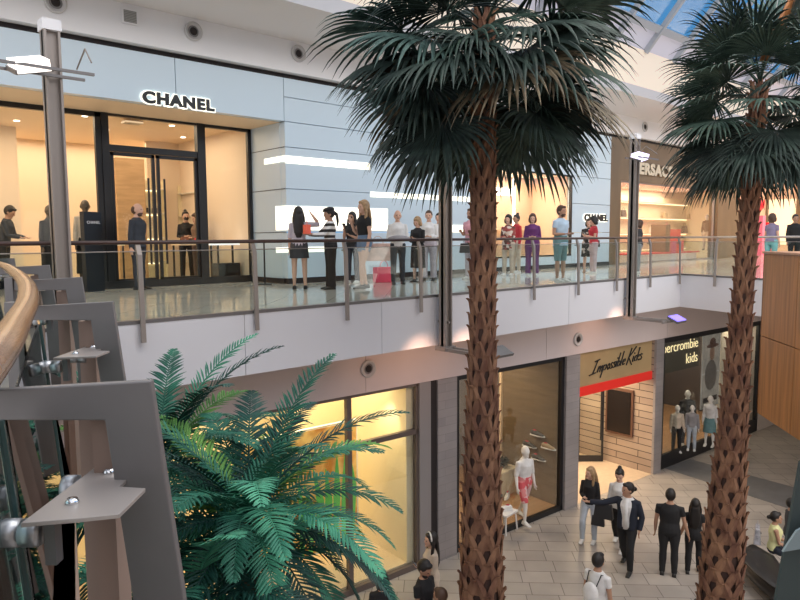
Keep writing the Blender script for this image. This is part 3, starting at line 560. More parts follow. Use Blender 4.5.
# ================================================================== RAILINGS AND COLUMNS
def railing(name_label, pts, posts, cap=RAILW, top=1.015):
    """pts: polyline along the slab edge; posts: distances along it"""
    t = thing('glass_railing', name_label, 'railing', (0, 0, 0))
    segs = list(zip(pts[:-1], pts[1:]))
    MB().tube([p+V((0, 0, top)) for p in pts], .027, 10, ref=(0, 0, 1)).build('handrail', cap, t, True)
    MB().tube([p+V((0, 0, .90)) for p in pts], .008, 6, ref=(0, 0, 1)).build('glass_edge_trim', STEEL, t)
    for (a, b), ds in zip(segs, posts):
        d = (b-a).normalized(); n = V((d.y, -d.x, 0))          # n points out over the void
        M0 = Matrix(((d.x, n.x, 0, 0), (d.y, n.y, 0, 0), (0, 0, 1, 0), (0, 0, 0, 1)))
        prev = 0
        for s in ds:
            p = a+d*s; mb = MB(); M = Matrix.Translation(p) @ M0
            mb.poly([M @ V((-.03, .05, -.27)), M @ V((-.03, .085, -.27)), M @ V((-.03, .06, .86)), M @ V((-.03, .0, 1.0)), M @ V((-.03, -.02, .98)), M @ V((-.03, .02, .80))], d*.06)
            mb.tube([M @ V((0, .04, .86)), M @ V((0, -.06, .86))], .012, 6); mb.build('post', STEEL, t)
        cuts = [0]+list(ds)+[(b-a).length]
        for s0, s1 in zip(cuts[:-1], cuts[1:]):
            if s1-s0 < .1: continue
            p, q = a+d*(s0+.03), a+d*(s1-.03); MB().poly([p+V((0, 0, .03)), q+V((0, 0, .03)), q+V((0, 0, .90)), p+V((0, 0, .90))], n*.012).build('glass_panel', RGLASS, t)
    return t
P0 = V((-6.6, EY-.03, 0))
railing('long glass railing with dark wood handrail along the far walkway edge', [P0, V((18.3, EY-.03, 0))], [[3.26+6.6+1.65*k for k in range(-6, 10)]])
railing('short glass railing with pale handrail turning off right of the far corner', [V((18.3, EY-.03, 0)), E2, E3], [[1.2], [.9, 2.4]], cap=mat('pale_rail', (.55, .5, .46), .3, .3))

def column(x, y, label, side):
    t = thing('steel_column', label, 'column', (x, y, 0), 0, 'steel columns along the walkway edge')
    MB().box(-.085, .085, -.03, .03, -.93, 3.5).box(-.085, -.06, -.09, .09, -.93, 3.5).box(.06, .085, -.09, .09, -.93, 3.5).build('shaft', STEEL, t)
    MB().box(-.10, .10, -.10, .10, 3.4, 3.52).build('cap', WHITEW, t)
    MB().box(-.14, .14, -.13, .13, -1.0, -.92).box(-.12, -.07, -1.0, .1, -1.0, -.94).box(.07, .12, -1.0, .1, -1.0, -.94).box(-.3, .3, -1.0, -.95, -1.0, -.94).build('base_bracket', STEEL, t)
    MB().box(-.02, .02, -.1, .3, -.5, -.46).build('wall_tie', STEEL, t)
    f = bx('lamp_arm', GREY, -.62, .32, -.12, -.09, 2.88, 2.91, t); bx('lamp_arm', GREY, -.62, .32, -.45, -.42, 2.88, 2.91, t)
    M = Matrix.Translation((-.30, -.28, 2.92)) @ Matrix.Rotation(R(-14), 4, 'Y') @ Matrix.Rotation(R(20), 4, 'X')
    l = MB().box(-.19, .19, -.15, .15, -.05, .0, M).build('lamp_housing', GREY, t); MB().box(-.17, .17, -.155, .13, -.04, .08, M).build('lamp_glow', mat('lamp_glow_'+side, {'a': (1, .92, .86), 'b': (1, .85, .7), 'c': (.8, .72, 1)}[side], .5, emit=1.3), l)
    MB().tube([(.3, -.42, 3.03), (.34, -.1, 3.25), (.3, .1, 3.05)], .01, 6).build('lamp_wire', STEEL, t)
    M = Matrix.Translation((.25, -1.05, -.93)) @ Matrix.Rotation(R(25), 4, 'X')
    MB().box(-.22, .25, -.14, .14, -.03, .02, M).build('uplight_housing', GREY, t)
    if side == 'c': MB().box(-.2, .25, -.12, .13, .02, .035, M).build('uplight_glow', mat('uplight_purple', (.22, .16, .95), .5, emit=1.4), t)
column(2.31, 8.46, 'steel column nearest the left side, in front of the glazed shop', 'a')
column(8.73, 8.46, 'steel column just left of the near palm trunk', 'b')
column(15.33, 8.46, 'steel column between the two palms with a purple lit lamp at its foot', 'c')
for x, y in ((8.2, 8.2), (14.9, 8.2), (9.4, 8.2)):
    l = light('SPOT', 'column_spot', (x, y-.2, -.9), 22, (1, .55, .35), .03, spot=95, blend=1); aim(l, (x+.1, 9.6, -1.5))

# ================================================================== WOOD CLAD BALCONY AT RIGHT
p = at(757, 413, d=10.0); hd = R(48-7.65-180); dv = V((math.cos(hd), math.sin(hd), 0)); nv = V((dv.y, -dv.x, 0)); 
if nv.dot(Rt) < 0: nv = -nv
zt = at(766, 253, d=10.0).z; zb = p.z; zm = (zt+zb)/2-.02; P = V((p.x, p.y, 0))
BG = thing('wood_clad_balcony', 'hanging balcony block clad in orange brown wood panels at the right edge', 'balcony', (0, 0, 0))
MB().poly([P+nv*.05+dv*.05+V((0, 0, zb+.03)), P+dv*7+nv*.05+V((0, 0, zb+.03)), P+dv*7+nv*.05+V((0, 0, zt-.02)), P+nv*.05+dv*.05+V((0, 0, zt-.02))], nv*2).build('core', DARK, BG)
L = 1.12
for k in range(5):
    for z0, z1 in ((zb, zm), (zm, zt)):
        a, b = P+dv*(k*L+.006), P+dv*((k+1)*L-.006)
        MB().poly([V((a.x, a.y, z0+.006)), V((b.x, b.y, z0+.006)), V((b.x, b.y, z1-.006)), V((a.x, a.y, z1-.006))], nv*.04).build('wood_panel', PANELW, BG)
for z0, z1 in ((zb, zm), (zm, zt)):
    a, b = P+nv*.0, P+nv*2; MB().poly([V((a.x, a.y, z0+.006)), V((b.x, b.y, z0+.006)), V((b.x, b.y, z1-.006)), V((a.x, a.y, z1-.006))], dv*.04).build('wood_panel', PANELW, BG)
MB().poly([P-nv*.02-dv*.02+V((0, 0, zt)), P+dv*6-nv*.02+V((0, 0, zt)), P+dv*6+nv*2.1+V((0, 0, zt)), P-dv*.02+nv*2.1+V((0, 0, zt))], (0, 0, .03)).build('top_board', mat('top_board', (.45, .25, .16), .5), BG)
t = thing('metal_rail', 'low pale metal rail on top of the wood clad balcony', 'rail', (0, 0, 0))
a = P+nv*.45+dv*.3; MB().tube([a+V((0, 0, zt+.03)), a+V((0, 0, zt+.14)), a+dv*4+V((0, 0, zt+.14))], .02, 8).build('rail', CHROME, t); MB().tube([a+dv*.9+V((0, 0, zt+.03)), a+dv*.9+V((0, 0, zt+.14))], .015, 8).build('post', CHROME, t)

# ================================================================== FOREGROUND BALUSTRADE
BP = [(-150, 600, .62), (-60, 432, .98), (0, 351, 1.45), (17, 322, 1.95), (28, 300, 2.6), (26, 284, 3.4), (15, 272.5, 4.5), (0, 264.5, 6), (-25, 259, 8), (-60, 256, 10.5)]
def smooth_path(P, n=6):
    out = []
    for i in range(len(P)-1):
        a, b, c, d = P[max(i-1, 0)], P[i], P[i+1], P[min(i+2, len(P)-1)]
        for k in range(n):
            t = k/n; out.append(.5*((2*b)+(c-a)*t+(2*a-5*b+4*c-d)*t*t+(3*b-a-3*c+d)*t**3))
    out.append(P[-1]); return out
rp = smooth_path([at(x, y, d=d) for x, y, d in BP])
FR = thing('curved_handrail', 'thick curved honey wood handrail in the left foreground', 'handrail', (0, 0, 0))
MB().tube(rp, (.038, .024), 14, ref=(0, 0, 1)).build('wood_cap', WOODR, FR, True) if False else MB().tube(rp, [(.040, .026)]*len(rp), 14, ref=(0, 0, 1)).build('wood_cap', WOODR, FR, True)
MB().tube([p-V((0, 0, .03)) for p in rp], [(.026, .012)]*len(rp), 8, ref=(0, 0, 1)).build('steel_channel', CHROME, FR, True)
MB().tube([p+V((0, 0, .021)) for p in rp], [(.012, .006)]*len(rp), 8, ref=(0, 0, 1)).build('inlay', mat('inlay_wood', (.42, .26, .15), .25), FR, True)
def fin(px, py, d, label, rot=0, L=.42, plate=True):
    """steel gallows bracket; its upper right corner stands at the picked point"""
    c = at(px, py, d=d); ang = math.atan2(Rt.y, Rt.x)+rot
    t = thing('steel_bracket', label, 'bracket', tuple(c), ang, 'steel brackets of the foreground balustrade')
    n = V((0, .022, 0))
    MB().poly([(0, 0, 0), (-L, 0, -.022), (-L, 0, -.075), (-.092, 0, -.078), (-.052, 0, -.45), (-.03, 0, -1.15), (.10, 0, -1.15), (.047, 0, -.427)], n).build('bracket_frame', GREY, t, bevel=.003)
    MB().box(-.136, -.097, .04, .10, -1.5, -.08).build('side_panel', mat('lit_leg_side', (.30, .21, .17), .5), t); MB().box(-.182, -.15, .08, .14, -1.5, -.09).build('side_panel', mat('lit_leg_side', (.30, .21, .17), .5), t)  # strips whose brown stands in for light on the leg's inner face
    MB().box(-L-.02, -L+.03, -.01, .035, -1.0, .0).build('stanchion', GREY, t, bevel=.003)
    if plate:
        cpl = MB().poly([(-.15, -.20, -.205), (-.055, -.18, -.205), (-.0, -.165, -.205), (.0, -.045, -.205), (-.055, -.035, -.205), (-.055, .11, -.205), (-.15, .11, -.205)], (0, 0, .008)).build('clamp_plate', mat('plate_steel', (.42, .38, .36), .4, .4), t, bevel=.001)
        for y in (-.115, .04): MB().lathe([(0, .010), (.009, .010), (.012, .004), (.012, 0), (0, 0)], Matrix.Translation((-.105, y, -.198)), 12).build('bolt', CHROME, cpl, True)
        for y in (-.13, .09):
            M = Matrix.Translation((-.185, y, -.245)) @ Matrix.Rotation(PI/2, 4, 'Y'); mb = MB().lathe([(0, -.04), (.023, -.04), (.025, -.036), (.025, -.008), (.016, -.008), (.016, -.002), (.025, -.002), (.025, .026), (.021, .032), (0, .032)], M, 18); mb.build('glass_clamp', mat('satin_steel', (.45, .47, .50), .35, .8), t, True)
            MB().box(-.145, -.125, y-.012, y+.012, -.30, -.205).build('clamp_bar', GREY, t)
    return t
FINS = [(150, 381, 1.3, 'nearest and largest steel bracket at lower left with a bolted clamp plate'), (112, 301.5, 2.75, 'second steel bracket from the front, right of the curved handrail'), (81, 277, 4.0, 'third steel bracket from the front along the curved balustrade'), (49, 265, 5.6, 'fourth and smaller steel bracket from the front along the curved balustrade'), (14, 258, 7.6, 'farthest small steel bracket at the left edge')]
for i, (x, y, d, l) in enumerate(FINS): fin(x, y, d, l, rot=R((0, 0, 4, 8, 12)[i]), L=.42 if i < 3 else .5)
# curved glass sheets clamped to the brackets
gp = [(-60, 640, .80), (47, 520, 1.27), (60, 362, 2.72), (46, 310, 4.0), (18, 284, 5.6), (-15, 270, 7.6)]
gpts = [at(x, y, d=d) for x, y, d in gp]
GS = thing('glass_balustrade', 'row of tinted glass sheets under the curved foreground handrail', 'glass panel', (0, 0, 0))
for a, b in zip(gpts[:-1], gpts[1:]):
    a2, b2 = a.lerp(b, .04), a.lerp(b, .96); dn = (b2-a2).normalized(); n = V((-dn.y, dn.x, 0))
    lean = -Rt*.07
    MB().poly([V((a2.x, a2.y, -.05)), V((b2.x, b2.y, -.05)), V((b2.x, b2.y, .72))+lean, V((a2.x, a2.y, .70))+lean], n*.008).build('glass_sheet', FGLASS, GS)
    e = MB().tube([V((b2.x, b2.y, -.05)), V((b2.x, b2.y, .72))+lean], .007, 6).build('glass_edge', mat('glass_edge', (.03, .07, .07), .2), GS)
# near balcony slab with a beige edge
sp_ = [V((p.x, p.y, 0)) for p in gpts]; out = [p+Rt*.03 for p in sp_]
pl = [V((p.x, p.y, .0)) for p in out]; far = out[-1]
m = MB().poly([V((-1.2, -1.5, 0))]+[V((-.25, -.6, 0))]+pl+[far+V((-6, 1, 0)), V((-12, -2, 0))], (0, 0, -.05)); struct(m.build('floor', FLOORU))
for a, b in zip([V((-.25, -.6, 0))]+pl[:-1], pl): 
    d = (b-a).normalized(); m = MB().poly([a+V((0, 0, -.9)), b+V((0, 0, -.9)), b, a], V((-d.y, d.x, 0))*.1); struct(m.build('trim_7', mat('slab_beige', (.45, .33, .26), .6)))
# steel post at lower right
t = thing('steel_post', 'blurred grey steel post with a pale top bar at the lower right corner', 'post', (0, 0, 0))
MB().poly([at(775, 606, d=.95), at(830, 606, d=.95), at(830, 440, d=.95), at(801, 462, d=.95)], Fw*.006).build('post', mat('grey_green_steel', (.06, .08, .08), .45, .4), t)
MB().poly([at(783, 552, d=.93), at(826, 545, d=.93), at(826, 515, d=.93), at(797, 531, d=.93)], Fw*.004).build('top_bar', mat('pale_steel', (.25, .32, .34), .35, .4), t)

# ================================================================== PALMS
BOOT = mat('palm_boot', (.27, .145, .085), .85, noise=.65, nscale=5, col2=(.12, .052, .034), bump=.7, bscale=45, stretch=(1, 1, .5))
FIBRE = mat('palm_fibre', (.055, .03, .024), .95, bump=.8, bscale=80)
def leafmat(name, c1, c2, scale=5):
    m = mat(name, c1, .55, noise=.5, nscale=scale, col2=c2, spec=.35); return m
FAN = [leafmat('fan_leaf_dark', (.040, .066, .055), (.010, .020, .018)), leafmat('fan_leaf_mid', (.062, .105, .082), (.02, .042, .034)), leafmat('fan_leaf_teal', (.085, .15, .135), (.025, .055, .05)), leafmat('fan_leaf_dry', (.20, .16, .10), (.06, .045, .03))]
PET = mat('petiole', (.16, .12, .06), .6)
def fan_frond(parent, base, az, el, plen, blen, m_, rnd, nseg=34, spread=115, droop=1.0):
    d = V((math.cos(az)*math.cos(el), math.sin(az)*math.cos(el), math.sin(el))); p = V(base); pts = [p.copy()]
    for k in range(6): d = (d+V((0, 0, -.055*droop*abs(math.cos(el))))).normalized(); p = p+d*(plen/6); pts.append(p.copy())
    mb = MB(); mb.tube(pts, [(.026, .012), (.022, .011), (.019, .01), (.017, .01), (.015, .009), (.013, .008), (.01, .007)], 5)
    side = d.cross(V((0, 0, 1)))
    if side.length < .05: side = V((math.sin(az), -math.cos(az), 0))
    side.normalize(); up = side.cross(d).normalized(); roll = rnd.uniform(-.5, .5); side2 = side*math.cos(roll)+up*math.sin(roll); up2 = side2.cross(d).normalized(); side = side2; up = up2
    ns = 8
    for i in range(nseg):
        a = R(-spread+2*spread*(i+.5)/nseg); L = blen*(1-.22*abs(a)/R(spread))*rnd.uniform(.9, 1.06); dd = (d*math.cos(a)+side*math.sin(a)+up*(.22-.1*abs(a))).normalized()
        q = p.copy(); dth = R(2*spread/nseg); st = []; wv = dd.cross(up).normalized(); fold = rnd.choice((1, 1, 1, 0)); kink = rnd.uniform(.25, 1.0)
        n0 = len(mb.v)
        for k in range(ns+1):
            s = k/ns; r = s*L
            w_ = r*dth*.50 if s < .5 else .5*L*dth*.50*(1-(s-.5)/.5)**.8
            w_ = max(w_, .0016); upv = wv.cross(dd).normalized()
            mb.v += [q-wv*w_, q+upv*(w_*.55), q+wv*w_]
            g = (.03+.10*s if s < .5 else .20+.42*kink*(s-.5)*2)*droop*rnd.uniform(.8, 1.2)
            dd = (dd+V((rnd.uniform(-.02, .02), rnd.uniform(-.02, .02), -g))).normalized(); q = q+dd*(L/ns)
        for k in range(ns):
            a0 = n0+k*3; mb.f += [(a0, a0+1, a0+4, a0+3), (a0+1, a0+2, a0+5, a0+4)]
    me = bpy.data.meshes.new('frond'); me.from_pydata([tuple(v) for v in mb.v], [], mb.f); me.update()
    return link('frond', me, m_, parent)
def trunk_mesh(z0, z1, prof, rnd, lean=(0, 0)):
    def rr(z):
        for (a, ra), (b_, rb) in zip(prof[:-1], prof[1:]):
            if z <= b_: return ra+(rb-ra)*max(0, (z-a)/(b_-a))
        return prof[-1][1]
    core = MB(); K = 16; core.tube([(lean[0]*k/K, lean[1]*k/K, z0+(z1-z0)*k/K) for k in range(K+1)], [rr(z0+(z1-z0)*k/K)*.9 for k in range(K+1)], 16)
    b = MB(); z = z0; row = 0
    while z < z1:
        f = (z-z0)/(z1-z0); r = rr(z); n = 6; cx, cy = lean[0]*f, lean[1]*f; hgt = .27+.12*(1-f); 
        for k in range(n):
            th = 2*PI*(k+.5*(row % 2))/n+rnd.uniform(-.09, .09); zz = z+rnd.uniform(-.02, .02); out = rnd.uniform(.9, 1.25)
            def cp(dth, dz, dr): return V((cx+(r+dr)*math.cos(th+dth), cy+(r+dr)*math.sin(th+dth), zz+dz))
            # two overlapping arms of the split leaf base, meeting in a horned tip
            for sgn in (-1, 1):
                tip = rnd.uniform(.01, .05)*out; n0 = len(b.v)
                rowv = []
                for (c, wd, dz, dr) in ((.56, .15, -.11, -.012), (.40, .21, .0, .010), (.22, .23, .09, .024), (.09, .17, .16, .032*out), (.05, .07, .195, .038+tip*.8)):
                    for e, lift in ((-1, -.012), (0, .010), (1, -.012)):
                        rowv.append(cp(sgn*(c+e*wd), dz*hgt/.24+rnd.uniform(-.006, .006), dr+lift))
                b.v += rowv
                for q in range(4):
                    for e in range(2): a0 = n0+q*3+e; b.f.append((a0, a0+1, a0+4, a0+3))
            n0 = len(b.v); b.v += [cp(-.30, .02, -.006), cp(.30, .02, -.006), cp(.34, .20*hgt/.24, .012), cp(.0, .15*hgt/.24, .03), cp(-.34, .20*hgt/.24, .012)]; b.f += [(n0, n0+1, n0+3), (n0+1, n0+2, n0+3), (n0, n0+3, n0+4)]
        z += hgt*.62; row += 1
    return core, b
def fan_palm(loc, label, seed, z0, z1, prof, fronds, blen, plen, lean=(0, 0)):
    rnd = random.Random(seed); t = thing('fan_palm', label, 'palm tree', (loc[0], loc[1], LZ))
    core, b = trunk_mesh(z0, z1, prof, rnd, lean); o = core.build('trunk', FIBRE, t, True)
    me = bpy.data.meshes.new('leaf_bases'); me.from_pydata([tuple(v) for v in b.v], [], b.f); me.update(); lb = link('leaf_bases', me, BOOT, t)
    sm = lb.modifiers.new('s', 'SOLIDIFY'); sm.thickness = .008
    for (zf, az, el, pl, bl, mi, dr) in fronds(rnd): fan_frond(t, (lean[0], lean[1], z1-LZ*0+zf), az, el, pl*plen, bl*blen, FAN[mi], rnd, droop=dr)
    return t
def crown(n, camaz):
    def f(rnd):
        out = []
        for i in range(n):
            u = i/n; az = i*2.39996+rnd.uniform(-.2, .2); el = R(68-135*u**.85+rnd.uniform(-8, 8)); mi = rnd.choice((0, 0, 1, 2, 1) if u < .6 else (0, 0, 1, 0, 0, 3))
            rel = (az-camaz+PI) % (2*PI)-PI
            if n > 55 and abs(rel) < .75 and el < R(-8): el = R(rnd.uniform(-14, 6))
            elif el < R(-48): el = R(rnd.uniform(-48, -25))
            out.append((-.05-.62*u+.25*(1-u), az, el, rnd.uniform(.85, 1.15), rnd.uniform(.85, 1.1), mi, .65+.2*u))
        return out
    return f
A1, A2 = V((7.26, 6.296, 0)), V((11.51, 4.57, 0))
PALM1 = fan_palm(A1, 'near tall fan palm with scaly brown trunk in the middle of the atrium', 11, 0, 4.0-LZ, [(0, .335), (1.8, .285), (3.8, .215), (5.3, .16), (9.6, .122)], crown(64, R(221)), 1.38, 1.05)
PALM2 = fan_palm(A2, 'far fan palm at right with teal drooping fronds and a brown spathe', 23, 0, 3.45-LZ, [(0, .34), (1.5, .30), (3.6, .195), (4.8, .155), (5.8, .13), (9.3, .10)], crown(52, R(201)), 1.05, .8, lean=(.36, -.18))
# brown dead sheath on the far palm
MB().tube([(.36, -.22, 9.65), (.42, -.40, 10.05), (.50, -.55, 10.5), (.54, -.6, 10.9)], [(.10, .05), (.20, .06), (.14, .04), (.02, .01)], 8).build('brown_sheath', mat('sheath', (.42, .17, .06), .6, noise=.4, nscale=6), PALM2, True)

# ---- feathery palms at lower left
PIN = [leafmat('feather_green', (.035, .20, .125), (.012, .085, .06), 3), leafmat('feather_light', (.085, .36, .22), (.025, .17, .11), 3), leafmat('feather_dark', (.014, .085, .068), (.005, .03, .026), 3), leafmat('feather_yellow', (.16, .36, .08), (.04, .14, .03), 3)]
def feather_frond(parent, base, az, el, L, m_, rnd, ll=.20, droop=1.0):
    d = V((math.cos(az)*math.cos(el), math.sin(az)*math.cos(el), math.sin(el))); p = V(base); n = 21; pts = []; ds = []
    for k in range(n+1):
        pts.append(p.copy()); ds.append(d.copy()); s = k/n
        d = (d+V((0, 0, -(.02+.085*s)*droop))).normalized(); p = p+d*(L/n)
    mb = MB(); mb.tube(pts, [(.009*(1-k/n)+.002,)*2 for k in range(n+1)], 4)
    for k in range(3, n+1):
        for h in (0, .5):
            if k == n and h: continue
            s = (k+h)/n; q = pts[k].lerp(pts[min(k+1, n)], h); dd = ds[k]; side = dd.cross(V((0, 0, 1)))
            if side.length < .1: side = V((math.sin(az), -math.cos(az), 0))
            side.normalize(); up = side.cross(dd).normalized(); l = ll*math.sin(PI*min(1, (s*.88+.10)))**.6*rnd.uniform(.88, 1.08)
            for sg in (-1, 1):
                e = (side*sg*.80+dd*(.55+.4*s)+up*.28+V((rnd.uniform(-.1, .1), rnd.uniform(-.1, .1), rnd.uniform(-.14, .1)))).normalized(); w_ = .0105; n0 = len(mb.v); c = q.copy(); wv = e.cross(up).normalized(); uu = wv.cross(e)
                for j, ww in enumerate((.5, 1, .85, .08)):
                    mb.v += [c-wv*w_*ww, c+uu*w_*.5*ww, c+wv*w_*ww]; e = (e+V((0, 0, -.14))).normalized(); c = c+e*(l/3)
                for j in range(3): a0 = n0+3*j; mb.f += [(a0, a0+1, a0+4, a0+3), (a0+1, a0+2, a0+5, a0+4)]
    me = bpy.data.meshes.new('frond'); me.from_pydata([tuple(v) for v in mb.v], [], mb.f); me.update(); return link('frond', me, m_, parent)
def feather_palm(px, py, d, n, L, label, seed, ll=.2):
    rnd = random.Random(seed); c = at(px, py, d=d); t = thing('feather_palm', label, 'palm tree', (c.x, c.y, LZ))
    hz = c.z-LZ
    MB().tube([(0, 0, 0), (.02, .02, hz*.5), (0, 0, hz-.05)], [.09, .07, .075], 10).build('trunk', mat('thin_trunk', (.12, .08, .05), .9, noise=.5, nscale=20), t, True)
    for i in range(n):
        u = i/n; az = i*2.39996+rnd.uniform(-.2, .2); el = R(62-84*u+rnd.uniform(-6, 6)); mi = rnd.choice((0, 1, 0, 2) if u < .65 else (0, 2, 2, 1)); mi = 3 if rnd.random() < .07 else mi
        feather_frond(t, (0, 0, hz-.1*u), az, el, L*rnd.uniform(.85, 1.1), PIN[mi], rnd, ll, .75+.5*u)
    return t
feather_palm(248, 512, 4.9, 48, 1.30, 'large bright feathery palm at lower left, nearest the cream shop', 5, .21)
feather_palm(158, 462, 5.6, 44, 1.36, 'feathery palm behind the nearest steel bracket, further left', 9, .2)
feather_palm(190, 600, 4.5, 34, 1.3, 'dark feathery palm low at the bottom edge under the brighter one', 15, .2)

c = at(205, 520, d=5.2); t = thing('planter', 'round pale stone planter holding the feathery palms', 'planter', (c.x, c.y, LZ))
MB().lathe([(0, 0), (1.55, 0), (1.7, .75), (1.55, .75), (1.5, .6), (0, .6)], seg=40).build('planter_wall', mat('planter_stone', (.6, .6, .6), .5), t, True); MB().lathe([(0, .66), (1.5, .62)], seg=40).build('soil', mat('soil', (.04, .028, .02), .95, noise=.5, nscale=20), t)
for c_, l in ((A1, 'square dark tree grate around the near tall palm'), (A2, 'square dark tree grate around the far tall palm')):
    tag(bx('tree_grate', mat('grate_dark', (.05, .045, .04), .5, .4), c_.x-.7, c_.x+.7, c_.y-.7, c_.y+.7, LZ+.001, LZ+.03), l, 'tree grate')

# ================================================================== PEOPLE
SK1 = mat('skin_light', (.62, .38, .28), .6); SK2 = mat('skin_tan', (.42, .24, .16), .6); SK3 = mat('skin_brown', (.20, .10, .06), .6)
HB = mat('hair_black', (.012, .009, .008), .5); HBR = mat('hair_brown', (.07, .035, .02), .5); HBL = mat('hair_blonde', (.42, .27, .14), .5, noise=.4, nscale=20); HGR = mat('hair_grey', (.45, .43, .42), .6)
EYEM = mat('eye_dark', (.02, .015, .012), .3); LIPM = mat('lip', (.35, .10, .09), .5)
def cloth(n, c, r=.85): return mat(n, c, r, noise=.18, nscale=7)
CBK = cloth('cloth_black', (.014, .014, .016)); CWH = cloth('cloth_white', (.78, .78, .78)); CGR = cloth('cloth_grey', (.32, .31, .33)); CLG = cloth('cloth_lilac_grey', (.50, .46, .52)); CNV = cloth('cloth_navy', (.014, .019, .035)); CDN = cloth('denim', (.16, .24, .36)); CLD = cloth('pale_denim', (.50, .56, .64)); CTL = cloth('cloth_teal', (.16, .30, .32)); CPU = cloth('cloth_purple', (.14, .035, .16)); CRD = cloth('cloth_red', (.50, .035, .05)); CPK = cloth('cloth_pink', (.75, .38, .45)); CBE = cloth('cloth_beige', (.62, .52, .42)); CYE = cloth('cloth_yellow', (.75, .75, .40)); CLB = cloth('cloth_pale_blue', (.50, .66, .82)); CCH = cloth('cloth_charcoal', (.05, .05, .055)); CSL = cloth('cloth_slate', (.035, .042, .055))
STRP = striped('black_white_stripes', (.02, .02, .02), (.8, .8, .8), 2.6, 'Z'); FLR = floral('red_floral', (.35, .08, .07), (.7, .62, .55), (.12, .06, .05)); FLK = floral('black_floral', (.012, .012, .014), (.5, .45, .42), (.02, .02, .02), 12); FLP = floral('pink_floral', (.70, .35, .38), (.5, .2, .22), (.75, .55, .52), 12)
SHW = mat('shoe_white', (.75, .74, .72), .5); SHB = mat('shoe_black', (.015, .015, .015), .4); SHT = mat('shoe_tan', (.35, .2, .12), .5); MANW = mat('mannequin_white', (.80, .78, .74), .35); MAND = mat('mannequin_dark', (.10, .07, .05), .35)
ARM = {'down': ((.16, .02, -1), (.06, .22, -1)), 'phone': ((.12, .12, -1), (-.42, .85, .30)), 'hold': ((.18, -.02, -1), (-.55, .85, .02)), 'high': ((.12, .35, -1), (-.30, .55, .85)), 'head': ((.95, .15, .0), (-.55, -.05, .75)),
       'point': ((.95, .45, -.30), (1, .35, -.02)), 'back': ((.10, -.12, -1), (.04, .05, -1)), 'hip': ((.55, -.1, -1), (-.75, .35, -.55)), 'reach': ((.1, .75, -.75), (-.1, 1, .05)), 'bag': ((.22, .02, -1), (.10, .30, -1)), 'pocket': ((.28, -.12, -1), (-.10, .35, -1)), 'lap': ((.1, .25, -1), (-.25, 1, -.2)), 'hand': ((.24, .03, -1), (.30, .10, -1))}
LEG = {'stand': ((.02, 0, -1), (.02, 0, -1)), 'fwd': ((.03, .42, -1), (.01, -.02, -1)), 'bk': ((.0, -.22, -1), (.02, -.62, -1)), 'wide': ((.13, .03, -1), (.06, 0, -1)), 'bent': ((.05, .32, -1), (.03, -.18, -1)), 'sit': ((.12, 1, -.05), (.03, .05, -1)), 'cross': ((-.10, .08, -1), (-.06, 0, -1))}
